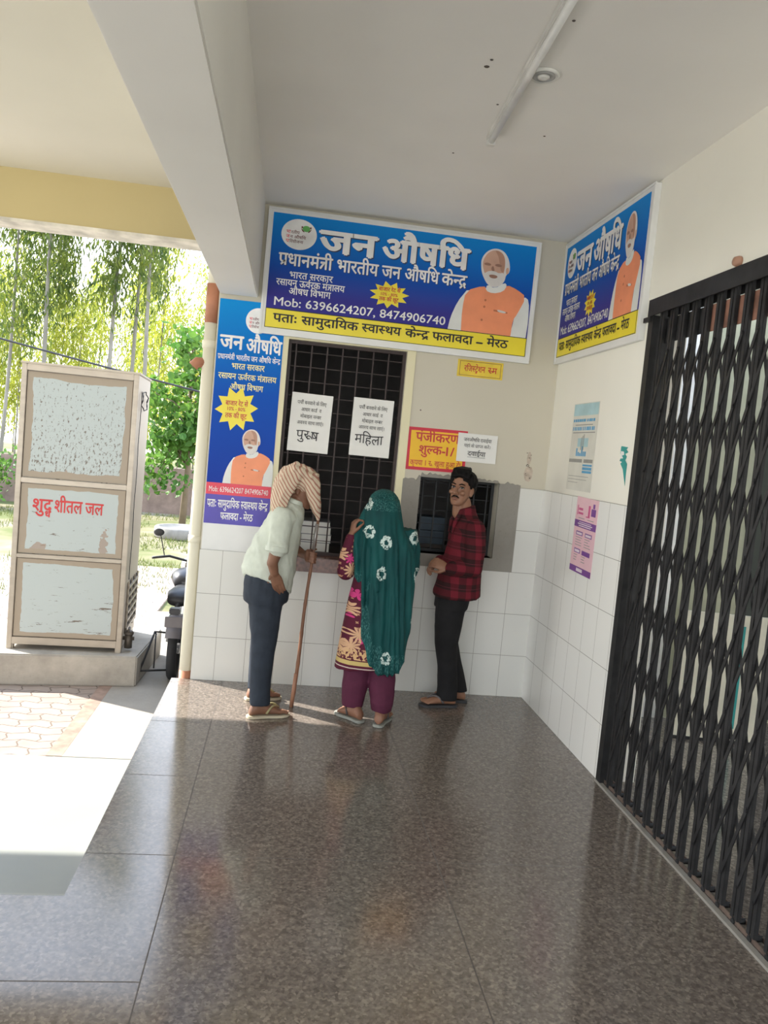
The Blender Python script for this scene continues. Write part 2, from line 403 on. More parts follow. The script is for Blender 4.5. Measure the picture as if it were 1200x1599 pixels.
# ------------------------------------------------------------------ printed portrait of an elderly man in an orange waistcoat
def smooth_poly(p, it=2):
    for _ in range(it):
        q = []
        for a, b in zip(p, p[1:]+p[:1]): q += [(a[0]*.75+b[0]*.25, a[1]*.75+b[1]*.25), (a[0]*.25+b[0]*.75, a[1]*.25+b[1]*.75)]
        p = q
    return p
def portrait(parent, bx, bz, sx, sz, y):
    T = lambda p, it=2: [(bx+(a+.555)*sx, bz+(b-2.575)*sz) for a, b in (smooth_poly(p, it) if it else p)]
    root = flat(T([(-.73, 2.843), (-.722, 2.853), (-.62, 2.86), (-.70, 2.70), (-.737, 2.576), (-.737, 2.576), (-.737, 2.576), (-.83, 2.576), (-.83, 2.576), (-.83, 2.576), (-.819, 2.658), (-.781, 2.766)], 1)[0:], y, 'portrait', M_KURTAP, parent)
    root['label'] = 'printed portrait of a white-bearded man in an orange waistcoat'
    flat(T([(-.316, 2.857), (-.277, 2.833), (-.268, 2.70), (-.274, 2.576), (-.274, 2.576), (-.274, 2.576), (-.39, 2.576), (-.39, 2.576), (-.39, 2.576), (-.37, 2.70), (-.36, 2.82)], 1), y, 'sleeve', M_KURTAP, root)
    flat(T([(-.73, 2.848), (-.609, 2.897), (-.58, 2.87), (-.469, 2.882), (-.448, 2.922), (-.372, 2.898), (-.30, 2.855), (-.353, 2.729), (-.379, 2.688), (-.384, 2.576), (-.384, 2.576), (-.384, 2.576), (-.737, 2.576), (-.737, 2.576), (-.737, 2.576), (-.743, 2.723)], 1), y-.0008, 'waistcoat', M_ORANGE, root)
    flat(T([(-.595, 2.865), (-.585, 2.91), (-.53, 2.885), (-.465, 2.935), (-.445, 2.915), (-.47, 2.87), (-.54, 2.85)], 1), y-.0014, 'collar', M_KURTAP, root)
    flat(T([(-.641, 3.018), (-.646, 3.073), (-.613, 3.129), (-.557, 3.157), (-.497, 3.147), (-.458, 3.105), (-.439, 3.051), (-.438, 3.003), (-.462, 2.985), (-.466, 2.944), (-.491, 2.91), (-.538, 2.89), (-.584, 2.905), (-.614, 2.946), (-.632, 2.981)]), y-.002, 'white_hair', M_HAIRP, root)
    flat(T([(-.632, 3.03), (-.630, 3.075), (-.60, 3.125), (-.55, 3.146), (-.50, 3.132), (-.475, 3.085), (-.475, 3.01), (-.485, 2.965), (-.55, 2.955), (-.61, 2.968)]), y-.0026, 'face', M_SKINP, root)
    flat(T([(-.447, 3.04), (-.443, 3.0), (-.46, 2.985), (-.468, 3.03)]), y-.0026, 'ear', M_SKINP, root)
    flat(T([(-.612, 2.985), (-.58, 2.995), (-.55, 3.0), (-.51, 2.99), (-.475, 3.0), (-.478, 2.94), (-.51, 2.905), (-.55, 2.90), (-.59, 2.92), (-.614, 2.955)]), y-.003, 'beard', M_HAIRP, root)
    flat(T([(-.585, 2.972), (-.55, 2.978), (-.515, 2.97), (-.53, 2.952), (-.57, 2.953)]), y-.0036, 'mouth', M_SKINP2, root)
    for a in (-.598, -.522): flat(T([(a-.026, 3.047), (a, 3.055), (a+.027, 3.045), (a+.02, 3.033), (a-.02, 3.035)]), y-.0036, 'eye_shade', M_SKINP2, root)
    flat(T([(-.572, 3.02), (-.562, 3.0), (-.548, 3.0), (-.545, 3.008), (-.558, 3.04)]), y-.0034, 'nose', M_SKINP2, root)
    flat(T([(-.60, 2.993), (-.56, 3.003), (-.52, 2.995), (-.50, 2.975), (-.55, 2.983), (-.605, 2.972)], 1), y-.0040, 'moustache', M_HAIRP, root)
    flat(T([(-.56, 3.145), (-.50, 3.13), (-.478, 3.085), (-.477, 3.0), (-.50, 3.0), (-.515, 3.06), (-.53, 3.11)]), y-.0030, 'temple', mat('printed_skin_mid', (.46, .25, .17), .45), root)
    mb = MB(); mb.plate(T([(-.522, 2.744), (-.423, 2.736), (-.423, 2.726), (-.522, 2.732)], 0), y-.0016, y-.001)
    mb.build('pocket', M_ORANGE2, root)
    flat(T([(-.50, 2.748), (-.43, 2.737), (-.44, 2.725), (-.49, 2.730)], 1), y-.002, 'pocket_square', M_HAIRP, root)
    for q in ((-.587, 2.80), (-.590, 2.755), (-.599, 2.664)): flat(T(disc_pts(q[0], q[1], .008), 0), y-.0016, 'button', M_ORANGE2, root)
def logo(parent, cx, cz, rx, rz, y):
    L = flat(disc_pts(cx, cz, rx, rz), y, 'logo', M_TXTW, parent)
    mb = MB()
    mb.plate(disc_pts(cx+rx*.38, cz+rz*.42, rx*.22, rz*.2, 16), y-.0008, y)
    mb.build('green_emblem', M_GREEN, L)
    for s in (-1, 1):
        mb = MB(); mb.plate(smooth_poly([(cx+rx*(.38+s*.06), cz+rz*.18), (cx+rx*(.38+s*.2), cz+rz*.2), (cx+rx*(.38+s*.32), cz+rz*.46), (cx+rx*(.38+s*.22), cz+rz*.36)], 1), y-.0016, y-.0008)
        mb.plate(disc_pts(cx+rx*(.38+s*.24), cz+rz*.5, rx*.05, rz*.07, 10), y-.0016, y-.0008)
        mb.build('hand_emblem', M_MAROON, L)
    words(L, [('भा', cx-rx*.72, cz+rz*.02, rz*.2, {'w': rx*.24}), ('ज', cx-rx*.72, cz-rz*.28, rz*.2, {'w': rx*.2}), ('प', cx-rx*.72, cz-rz*.58, rz*.2, {'w': rx*.18})], M_REDB, y-.0012)
    words(L, [('रतीय', cx-rx*.46, cz+rz*.02, rz*.17, {'w': rx*.48}), ('न औषधि', cx-rx*.5, cz-rz*.28, rz*.17, {'w': rx*.9}), ('रियोजना', cx-rx*.52, cz-rz*.58, rz*.17, {'w': rx*.78})], M_MAROON, y-.0012)
PHONE = 'Mob: 6396624207, 8474906740'
def big_sign(root, W, H, squeeze, star_at, y):
    """W, H of the printed field; layout measured on the wide sign, field centre = (0, 0)"""
    k = squeeze; X = lambda x: (x+1.169)*k; Z = lambda z: z-2.824
    MB().box((-W/2, y, Z(2.574)), (W/2, y+.004, H/2)).build('blue_panel', M_BLUE, root)
    MB().box((-W/2, y, -H/2), (W/2, y+.004, Z(2.574))).build('yellow_band', M_SIGNY, root)
    rim = MB()
    for a, b in (((-W/2, y-.0008, Z(2.571)), (W/2, y, Z(2.576))), ((-W/2, y-.0008, -H/2), (W/2, y, -H/2+.004)), ((-W/2, y-.0008, -H/2), (-W/2+.004, y, Z(2.574))), ((W/2-.004, y-.0008, -H/2), (W/2, y, Z(2.574)))): rim.box(a, b)
    rim.build('black_rule', M_INK, root)
    logo(root, X(-1.896), Z(3.075), .118*k, .10, y-.001)
    for dx, dy, dz, m in ((.007, 0, -.007, M_SHADOWV), (0, -.0012, 0, M_TXTW)):
        yy = y-.001+dy
        words(root, [(t, X(x)+dx, Z(2.985)+dz, .135, {'w': wd*k, 'off': .038}) for t, x, wd in (('जन', -1.755, .385), ('औषधि', -1.325, .595))], m, yy)
        words(root, [(t, X(x)+dx*.6, Z(2.868)+dz*.6, .075, {'w': wd*k, 'off': .022}) for t, x, wd in (('प्रधानमंत्री', -2.017, .36), ('भारतीय', -1.625, .28), ('जन', -1.32, .13), ('औषधि', -1.16, .235), ('केन्द्र', -.905, .175))], m, yy)
    words(root, [('भारत सरकार', X(-1.79), Z(2.787), .04, {'w': .29*k, 'off': .018, 'align': 'C'}), ('रसायन ऊर्वरक मंत्रालय', X(-1.79), Z(2.733), .04, {'w': .46*k, 'off': .018, 'align': 'C'}), ('औषध विभाग', X(-1.79), Z(2.680), .04, {'w': .28*k, 'off': .018, 'align': 'C'})], M_TXTW, y-.0015)
    words(root, [(PHONE, X(-2.022), Z(2.598), .055, {'w': 1.17*k, 'off': .012, 'deva': False})], M_TXTW, y-.0015)
    words(root, [(t, X(x), Z(2.49), .052, {'w': wd*k, 'off': .022}) for t, x, wd in (('पताः', -2.02, .155), ('सामुदायिक', -1.83, .385), ('स्वास्थय', -1.42, .27), ('केन्द्र', -1.12, .165), ('फलावदा', -.93, .285), ('मेरठ', -.545, .15))]+[('-', X(-.617), Z(2.487), .055, {'deva': False, 'off': .03, 'w': .04*k})], M_INK, y-.0015)
    sx_, sz_ = star_at
    st = flat(star_pts(X(sx_), Z(sz_), .138*k, .092*k, 11, .62/k if k < 1 else .66), y-.001, 'star_burst', M_SIGNY, root)
    words(st, [('बाजार रेट से', X(sx_), Z(sz_)+.022, .024, {'w': .15*k, 'align': 'C', 'off': .02}), ('10% - 80%', X(sx_), Z(sz_)-.008, .02, {'w': .115*k, 'align': 'C', 'deva': False}), ('तक की छूट', X(sx_), Z(sz_)-.043, .024, {'w': .135*k, 'align': 'C', 'off': .02})], M_TXTR, y-.002)
    portrait(root, X(-.555), Z(2.5745), k, 1, y-.0015)
def sign_frame(root, W, H, l, r, b, t, d):
    """raised white border round a field W x H"""
    mb = MB()
    x0, x1, z0, z1 = -W/2-l, W/2+r, -H/2-b, H/2+t
    mb.box((x0, -d, z0), (x1, 0, z1))
    mb.build('backing_board', M_SIGNW, root)
    mb = MB(); e = .007
    for a, c in (((x0-.004, -d-e, z0-.004), (x1+.004, -d+.002, z0+.012)), ((x0-.004, -d-e, z1-.010), (x1+.004, -d+.002, z1+.004)), ((x0-.004, -d-e, z0+.012), (x0+.012, -d+.002, z1-.010)), ((x1-.012, -d-e, z0+.012), (x1+.004, -d+.002, z1-.010))): mb.box(a, c)
    mb.build('edge_trim', M_SIGNW, root, bevel=.002)
# ================================================================== THE SETTING
GZ = -.65
# raised granite veranda with its left extension beside the camera
mb = MB(); mb.box((-2.52, -7.7, GZ-.1), (0.0, 0.0, 0)); mb.box((-7.5, -7.7, GZ-.1), (-2.52, -2.71, 0))
mb.box((0.0, -9, GZ-.1), (4.0, -1.0, -.001)); mb.box((0.2, -1.0, GZ-.1), (4.0, -.30, -.001))
struct(mb.build('floor', M_GRAN), 'polished brown granite veranda floor with narrow joints', 'floor')
struct(MB().box((-40, -12, GZ-.3), (20, 70, GZ-.03)).build('ground', M_SOIL), 'dry grassy yard behind the building', 'ground')
struct(MB().box((-14, -2.9, GZ-.05), (-2.5, .13, GZ)).build('stone_apron', M_KOTA), 'grey-green stone slab paving below the veranda', 'paving')
struct(MB().box((-14, .13, GZ-.05), (-3.36, 8.5, GZ)).build('paver_yard', M_PAVER), 'sunlit pinkish interlocking paver yard', 'paving')
struct(MB().box((-3.36, .13, GZ-.05), (-3.25, 5.0, GZ+.004)).build('brick_edging', mat('brick_edge', (.32, .22, .17), .85, 0, (9, .3))), 'broken brick edging between pavers and concrete strip', 'edging')
struct(MB().box((-3.25, .13, GZ-.05), (-2.40, 5.0, GZ+.003)).build('concrete_strip', M_CONC), 'pale concrete strip beside the building', 'paving')
# back wall with two openings
WL = -2.392
mb = MB()
for a, b in (((WL, 0, GZ), (-1.905, .25, 3.4)), ((-1.905, 0, 2.397), (-1.085, .25, 3.4)), ((-1.905, 0, GZ), (-1.085, .25, .90)), ((-1.085, 0, GZ), (-.911, .25, 3.4)), ((-.911, 0, 1.543), (-.34, .25, 3.4)), ((-.911, 0, GZ), (-.34, .25, 1.004)), ((-.34, 0, GZ), (.2, .25, 3.4))): mb.box(a, b)
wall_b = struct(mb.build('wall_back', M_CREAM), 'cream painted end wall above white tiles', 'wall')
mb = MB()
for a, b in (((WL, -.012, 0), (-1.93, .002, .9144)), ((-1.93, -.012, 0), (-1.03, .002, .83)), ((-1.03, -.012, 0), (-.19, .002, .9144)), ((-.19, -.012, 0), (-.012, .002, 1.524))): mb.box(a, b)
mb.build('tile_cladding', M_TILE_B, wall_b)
random.seed(17)
mb = MB()
def scrap(cx, cz, w_, h_, n=14):
    mb.plate([(cx+w_*math.cos(2*PI*k/n)*random.uniform(.7, 1.0), cz+h_*math.sin(2*PI*k/n)*random.uniform(.7, 1.0)) for k in range(n)], -.0012, .001)
scrap(-.135, 1.63, .035, .07); scrap(-.14, 1.74, .02, .05)
mb.build('torn_paper_trace', mat('tan_paper_trace', (.52, .44, .36), .8, 0, (30, .2)), wall_b)
mb = MB()
for _ in range(11): scrap(-.14+random.uniform(-.02, .02), random.uniform(1.58, 1.78), random.uniform(.003, .008), random.uniform(.003, .006), 7)
scrap(-.955, 2.005, .006, .006, 8)
mb.build('dark_speck', mat('dark_speck', (.10, .075, .07), .8), wall_b)
# right wall with the gateway
mb = MB()
mb.box((0, -1.47, GZ), (.2, 0, 3.4)); mb.box((0, -4.7, 2.615), (.2, -1.47, 3.4)); mb.box((0, -9, GZ), (.2, -4.7, 3.4))
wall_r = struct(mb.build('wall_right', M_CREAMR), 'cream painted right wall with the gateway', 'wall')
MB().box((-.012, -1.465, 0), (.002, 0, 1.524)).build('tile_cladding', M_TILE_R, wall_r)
# ceilings and beams
struct(MB().box((-2.2, -7.7, 3.268), (.2, .25, 3.5)).build('ceiling', M_WHITEW), 'whitewashed veranda ceiling', 'ceiling')
struct(MB().box((-9.5, -7.7, 3.56), (-2.15, 1.2, 3.8)).build('ceiling_porch', paint('porch_cream', (.70, .67, .575))), 'cream porch ceiling left of the beam', 'ceiling')
struct(MB().box((-2.389, -7.7, 2.646), (-2.134, 0.0, 3.6)).build('ceiling_beam', M_BEAM, None, False, .006), 'whitewashed concrete beam running along the veranda', 'beam')
fa = struct(MB().box((-9.5, .95, 3.19), (WL-.002, 1.2, 3.56)).build('porch_fascia', M_YELLOW), 'yellow painted edge beam of the porch', 'beam')
MB().box((-9.5, .945, 3.165), (WL-.002, 1.205, 3.19)).build('drip_edge', mat('flaking_whitewash', (.70, .66, .58), .8, 0, (5, .3)), fa)
struct(MB().box((-9.5, -9, GZ), (-9.2, -3.6, 3.56)).build('wall_left', M_CREAM), 'cream end wall of the porch', 'wall')
# registration room behind the openings
mb = MB()
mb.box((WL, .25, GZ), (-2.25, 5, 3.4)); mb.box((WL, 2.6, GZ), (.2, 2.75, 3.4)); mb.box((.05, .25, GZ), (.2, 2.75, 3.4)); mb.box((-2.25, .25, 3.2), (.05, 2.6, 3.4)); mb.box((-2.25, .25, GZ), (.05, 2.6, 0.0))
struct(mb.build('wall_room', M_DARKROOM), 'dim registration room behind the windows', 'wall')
# passage behind the gate
mb = MB()
mb.box((.2, -.30, 0), (3.8, -.10, 3.4)); mb.box((3.6, -1.0, 0), (3.8, -.3, 3.4)); mb.box((3.6, -9, 0), (3.8, -2.2, 3.4)); mb.box((3.6, -2.2, 2.2), (3.8, -1.0, 3.4))  # unseen opening in the end wall, added to let daylight into the passage
struct(mb.build('wall_passage', mat('passage_paint', (.42, .42, .30), .6)), 'olive cream wall of the passage behind the gate', 'wall')
struct(MB().box((.2, -.315, 0), (.93, -.30, 3.2)).build('trim_pilaster', mat('white_passage_paint', (.80, .79, .75), .5)), 'white painted strip of wall behind the gate', 'wall')
struct(MB().box((1.42, -.33, .03), (2.9, -.30, 2.4)).build('dark_panel_1', mat('dark_green_panel', (.035, .042, .034), .6)), 'dark panel added on the passage wall to darken the gate gaps', 'door')  # dark panel added so the gaps in the gate look dark
struct(MB().box((.2, -9, 3.2), (3.8, -1.5, 3.4)).box((1.7, -1.5, 3.2), (3.8, -.1, 3.4)).build('ceiling_passage', M_WHITEW), 'ceiling of the passage behind the gate', 'ceiling')  # ceiling left open near the gate to brighten the passage with skylight
# window 1: tall grilled window, window 2: low counter window
def grille(name, x0, x1, z0, z1, xs, zs, y, fr, label):
    mb = MB(); f = .022
    mb.box((x0, y-.02, z0), (x0+f, y+.02, z1)); mb.box((x1-f, y-.02, z0), (x1, y+.02, z1)); mb.box((x0+f, y-.02, z1-f), (x1-f, y+.02, z1)); mb.box((x0+f, y-.02, z0), (x1-f, y+.02, z0+f))
    o = struct(mb.build(name, fr), label, 'window')
    g = MB()
    for x in xs: g.box((x-.005, y-.005, z0+f), (x+.005, y+.005, z1-f))
    g.build('upright_bars', fr, o)
    g = MB()
    for z in zs: g.box((x0+f, y+.005, z-.0025), (x1-f, y+.009, z+.0025))
    g.build('cross_bars', fr, o)
    return o
grille('window_1', -1.905, -1.085, .925, 2.397, [-1.905+.055+.1075*i for i in range(8)], [.925+.1*i for i in range(1, 15)], .06, M_GRILLE, 'tall dark window with a rusty iron grille')
grille('window_2', -.911, -.34, 1.004, 1.543, [-.911+.05+.095*i for i in range(6)], [1.004+.1*i for i in range(1, 6)], .14, mat('dark_iron', (.02, .022, .024), .5, .3), 'low counter window with a dark grille')
mb = MB(); mb.box((-1.085, -.008, .925), (-1.025, .003, 2.42)); mb.box((-1.952, -.008, .925), (-1.905, .003, 2.60)); mb.box((-1.905, -.008, 2.397), (-1.085, .003, 2.42))
struct(mb.build('trim_1', M_TRIMY), 'pale yellow plaster band around the tall window', 'trim')
struct(MB().box((-1.935, -.13, .828), (-.905, .05, .925)).build('trim_2', mat('red_brown_granite', (.14, .062, .045), .25, 0, (40, .5)), None, False, .004), 'red-brown granite sill under the tall window', 'sill')
# raw cement surround of the counter window, ragged along its top
random.seed(3)
top = []
for i in range(46):
    x = -1.035+i*(.85/45); z = 1.525 if x < -.93 else 1.566-.02*max(0, (x+.7))/.5
    top.append((x, z+random.uniform(-.012, .012)))
mb = MB(); D = -.016
mb.plate([(-1.035, .915), (-.911, .915), (-.911, 1.543)]+[p for p in reversed(top) if p[0] < -.911], D, .003)
mb.plate([(-.34, .915), (-.186, .915)]+[p for p in reversed(top) if p[0] > -.34]+[(-.34, 1.543)], D, .003)
mb.plate([(-.911, 1.543), (-.34, 1.543)]+[p for p in reversed(top) if -.911 <= p[0] <= -.34], D, .003)
mb.box((-.911, D, .915), (-.34, .003, 1.004)); mb.box((-.911, .003, .985), (-.34, .24, 1.004))
struct(mb.build('trim_3', M_CEM), 'raw grey cement surround of the counter window', 'plaster')
struct(MB().box((-.03, -4.7, 0), (-.005, -1.47, .012)).build('trim_4', M_CEM), 'pale cement strip along the gate threshold', 'threshold')
# concrete base of the cooler, boundary wall
pl = MB(); q = [(-5.6, 1.47), (-3.05, 1.79), (-3.0, 2.92), (-5.55, 2.75)]
pl.add([(x, y, GZ) for x, y in q]+[(x, y, -.37) for x, y in q], [(3, 2, 1, 0), (4, 5, 6, 7), (0, 1, 5, 4), (1, 2, 6, 5), (2, 3, 7, 6), (3, 0, 4, 7)])
struct(pl.build('concrete_plinth', M_BLOCK, None, False, .012), 'weathered concrete plinth under the water cooler', 'plinth')
struct(MB().box((-30, 18, GZ-.1), (8, 18.25, .64)).build('boundary_wall', M_BRICKW), 'old brown brick boundary wall under the trees', 'wall')

# ================================================================== SIGNS AND NOTICES
s1 = thing('shop_sign', 'wide blue and yellow pharmacy sign board on the end wall over the tall window', 'sign', (-1.169, 0, 2.824))
s1.rotation_euler = (0, math.radians(.35), 0)
sign_frame(s1, 1.81, .755, .03, .03, .04, .03, .055)
big_sign(s1, 1.81, .755, 1.0, (-1.255, 2.755), -.0585)
s2 = thing('shop_sign', 'narrower blue and yellow pharmacy sign board high on the right wall', 'sign', (0, -.69, 2.838), -PI/2)
sign_frame(s2, 1.30, .755, .035, .05, .04, .035, .03)
big_sign(s2, 1.30, .755, .718, (-1.30, 2.735), -.0335)
# tall banner
bn = thing('wall_banner', 'tall narrow blue pharmacy banner pasted at the left end of the wall', 'banner', (-2.162, 0, 1.85))
BW, Zt, Zb = .222, .765, -.752
def bz(v): return Zt+(Zb-Zt)*v
def bx(u): return -BW+2*BW*u
mb = MB(); n = 24; rows = 30
vs = []; fs = []
for j in range(rows+1):
    for i in range(n+1):
        u, v = i/n, j/rows; wv = .0025*math.sin(u*9+v*5)*math.sin(v*7)
        vs.append((bx(u), -.007+wv*.6, Zt+(-.97-Zt)*v))
for j in range(rows):
    for i in range(n): fs.append((j*(n+1)+i, j*(n+1)+i+1, (j+1)*(n+1)+i+1, (j+1)*(n+1)+i))
k0 = len(vs); vs += [(x, -.002, z) for x, y, z in vs]; fs += [tuple(i+k0 for i in reversed(f)) for f in fs]
mb.add(vs, fs).build('vinyl_sheet', M_SIGNW, bn, True)
def band(v0, v1, y, name, m): return MB().box((-BW+.002, y, bz(v1)), (BW-.002, y+.001, bz(v0))).build(name, m, bn)
bb = NT('banner_blue'); g_ = bb.n('ShaderNodeSeparateXYZ'); bb.l(bb.tc('Generated'), g_.inputs[0])
bb.base(bb.ramp(g_.outputs[2], [(0, (.010, .045, .36)), (.5, (.003, .085, .48)), (.8, (0, .19, .62)), (1, (0, .28, .72))])); bb.pbr(.6, 0, .2)
band(0, .815, -.0105, 'blue_field', bb.m); band(.815, .868, -.0107, 'red_band', M_REDB); band(.868, 1.0, -.0107, 'indigo_band', M_PURP)
logo(bn, bx(.60), bz(.082), .085, .085, -.0115)
words(bn, [('जन', bx(.05), bz(.215), .085, {'w': .155, 'off': .03}), ('औषधि', bx(.45), bz(.222), .085, {'w': .235, 'off': .03}),
           ('प्रधानमंत्री भारतीय जन औषधि केन्द्र', bx(.03), bz(.263), .032, {'w': .42, 'off': .018}), ('पताः सामुदायिक स्वास्थय केन्द्र', bx(.5), bz(.925), .05, {'w': .41, 'off': .02, 'align': 'C'}), ('फलावदा - मेरठ', bx(.5), bz(.978), .045, {'w': .22, 'off': .022, 'align': 'C'}),
           ('Mob: 6396624207 8474906740', bx(.5), bz(.855), .036, {'w': .40, 'off': .006, 'deva': False, 'align': 'C'})], M_TXTW, -.0122)
words(bn, [('भारत सरकार', bx(.5), bz(.302), .036, {'w': .22, 'align': 'C', 'off': .02}), ('रसायन ऊर्वरक मंत्रालय', bx(.5), bz(.348), .036, {'w': .39, 'align': 'C', 'off': .02}), ('औषध विभाग', bx(.5), bz(.393), .036, {'w': .22, 'align': 'C', 'off': .02})], M_TXTY, -.0122)
st = flat(star_pts(bx(.37), bz(.478), .145, .098, 10, 1.05), -.0117, 'star_burst', M_SIGNY, bn)
words(st, [('बाजार रेट से', bx(.37), bz(.465), .03, {'w': .15, 'align': 'C', 'off': .02}), ('10% - 80%', bx(.37), bz(.487), .024, {'w': .12, 'align': 'C', 'deva': False}), ('तक की छूट', bx(.37), bz(.52), .03, {'w': .145, 'align': 'C', 'off': .02})], M_TXTR, -.0125)
portrait(bn, bx(.615), bz(.815), .60, .66, -.012)
# small boards and papers
def paper(name, label, cat, cx, cz, y, wd, ht, tilt, group=None, m=None):
    t = thing(name, label, cat, (cx, y, cz), 0, group); t.rotation_euler = (0, tilt, 0)
    mb = MB(); n = 10; vs = []; fs = []
    for j in range(n+1):
        for i in range(n+1):
            u, v = i/n-.5, j/n-.5
            vs.append((u*wd, -.003*abs(u)**2*4-.006*max(0, u+v-.8)*3, v*ht))
    for j in range(n):
        for i in range(n): fs.append((j*(n+1)+i, j*(n+1)+i+1, (j+1)*(n+1)+i+1, (j+1)*(n+1)+i))
    k = len(vs); vs += [(x, yy+.0008, z) for x, yy, z in vs]; fs += [tuple(i+k for i in reversed(f)) for f in fs]
    mb.add(vs, fs).build('sheet', m or M_PAPER, t, True)
    return t
def queue_notice(label, cx, cz, tilt, big, bw, bh):
    t = paper('paper_notice', label, 'notice', cx, cz, .036, .283, .402, tilt)
    words(t, [('पर्ची बनवाने के लिए', 0, .125, .022, {'w': .20, 'align': 'C', 'off': .004}), ('आधार कार्ड  व', 0, .078, .022, {'w': .14, 'align': 'C', 'off': .004}), ('मोबाइल नम्बर', 0, .032, .022, {'w': .145, 'align': 'C', 'off': .004}), ('अवश्य साथ लाएं।', 0, -.012, .022, {'w': .18, 'align': 'C', 'off': .004})], M_INK, -.006)
    words(t, [(big, -.01, -.115, bh, {'w': bw, 'align': 'C', 'off': -.004, 'jit': .004})], M_INK, -.006, 'handwriting')
    return t
queue_notice('white paper notice taped to the tall window grille, left one, for men', -1.714, 1.842, .02, 'पुरूष', .155, .058)
queue_notice('white paper notice taped to the tall window grille, right one, for women', -1.285, 1.85, .01, 'महिला', .20, .06)
p3 = paper('paper_notice', 'white paper notice pasted over the corner of the red-bordered fee board', 'notice', -.530, 1.776, -.012, .285, .20, 0.0)
words(p3, [('जनऔषधि दवाईया', 0, .045, .022, {'w': .20, 'align': 'C', 'off': .003}), ('यहां से प्राप्त करें।', 0, .004, .02, {'w': .19, 'align': 'C', 'off': .003}), ('दवाईया', .0, -.055, .03, {'w': .13, 'align': 'C', 'off': .008})], M_INK, -.005)
MB().box((-.065, -.0056, -.066), (.065, -.005, -.064)).build('underline', M_INK, p3)
def board(name, label, cat, cx, cz, wd, ht, tilt, mo, bd, mi, y=0):
    t = thing(name, label, cat, (cx, y, cz)); t.rotation_euler = (0, tilt, 0)
    MB().box((-wd/2, -.005, -ht/2), (wd/2, -.001, ht/2)).build('board', mo, t)
    MB().box((-wd/2+bd, -.006, -ht/2+bd), (wd/2-bd, -.005, ht/2-bd)).build('field', mi, t)
    return t
M_YEL2 = mat('amber_paint', (.88, .52, .02), .5, 0, (6, .06)); M_RED2 = mat('red_border_paint', (.60, .02, .05), .5)
M_YEL3 = mat('yellow_board_paint', (.78, .58, .05), .5, 0, (8, .15))
fee = board('fee_board', 'amber registration fee board with a red border left of the counter window top', 'sign', -.815, 1.738, .425, .298, -.01, M_RED2, .022, M_YEL2)
words(fee, [('पंजीकरण', -.155, .055, .058, {'w': .31, 'off': .022}), ('शुल्क-', -.125, -.032, .055, {'w': .185, 'off': .022}), ('1/', .07, -.035, .06, {'w': .055, 'deva': False, 'off': .02}), ('कृपया 1 रु. खुला हुआ दें!', -.182, -.115, .034, {'w': .36, 'off': .012})], M_TXTR, -.0068)
rr = board('room_sign', 'small yellow registration room board under the right end of the wide sign', 'sign', -.561, 2.327, .326, .118, 0.0, M_YEL3, .004, M_YEL3)
mb = MB()
for a, b in (((-.148, -.0068, -.05), (.148, -.006, -.047)), ((-.148, -.0068, .047), (.148, -.006, .05)), ((-.148, -.0068, -.05), (-.145, -.006, .05)), ((.145, -.0068, -.05), (.148, -.006, .05))): mb.box(a, b)
mb.build('ruled_border', M_MAROON, rr)
words(rr, [('रजिस्ट्रेशन', -.115, -.02, .038, {'w': .15, 'off': .014}), ('रूम', .055, -.02, .038, {'w': .065, 'off': .014})], M_TXTR, -.007)
# posters on the right wall (local x runs toward the camera)
def poster(name, label, cy, cz, wd, ht, m, tilt=0, x=0.0):
    t = thing(name, label, 'poster', (x, cy, cz), -PI/2)
    MB().box((-wd/2, -.0025, -ht/2), (wd/2, -.001, ht/2)).build('sheet', m, t); t.rotation_euler = (0, tilt, -PI/2)
    return t
def bars(parent, lst, m, y, name):
    mb = MB()
    for x0, z0, x1, z1 in lst: mb.box((x0, y, z0), (x1, y+.0006, z1))
    return mb.build(name, m, parent)
M_PBLUE = mat('faded_blue_print', (.42, .62, .66), .6); M_PBLUE2 = mat('poster_blue_print', (.10, .36, .60), .6); M_PGREY = mat('faded_grey_print', (.30, .30, .28), .6)
pb = poster('wall_poster', 'faded white and pale blue poster peeling on the cream wall above the pink one', -.655, 1.84, .43, .56, mat('faded_poster_paper', (.70, .69, .62), .7, 0, (5, .08)), 0)
bars(pb, [(-.21, .20, .21, .275)], M_PBLUE, -.0035, 'header_band')
random.seed(5)
bars(pb, [(-.20+.034*i, .16, -.20+.034*i+random.uniform(.012, .03), .178) for i in range(11)]+[(-.20+.03*i, .105, -.20+.03*i+random.uniform(.012, .026), .128) for i in range(13)]+[(-.19+.03*i, -.06, -.19+.03*i+.022, -.06+random.uniform(.02, .07)) for i in range(3, 9)]+[(.04, -.165, .195, -.15), (.04, -.145, .195, -.128), (.04, -.122, .195, -.11)], M_PBLUE2, -.0035, 'blue_print')
bars(pb, [(-.16, .137, .14, .143), (-.19, .088, .19, .094), (-.21, -.10, .02, -.078), (.05, -.10, .20, -.078)]+[(-.19, -.19-.02*i, -.19+random.uniform(.1, .35), -.187-.02*i) for i in range(3)]+[(-.03+.02*i, -.02, -.02+.02*i, .06+.01*(i % 3)) for i in range(3)], M_PGREY, -.0035, 'grey_print')
bars(pb, [(-.09, .0, .09, .055)], M_PBLUE, -.0032, 'faded_figure')
pp = poster('wall_poster', 'pink and purple printed poster on the right wall tiles by the gate', -.878, 1.293, .355, .465, mat('pink_poster_paper', (.80, .52, .58), .6, 0, (5, .05)), .02, -.012)
M_PPUR = mat('purple_print', (.20, .07, .30), .6); M_PPNK = mat('deep_pink_print', (.62, .12, .28), .6)
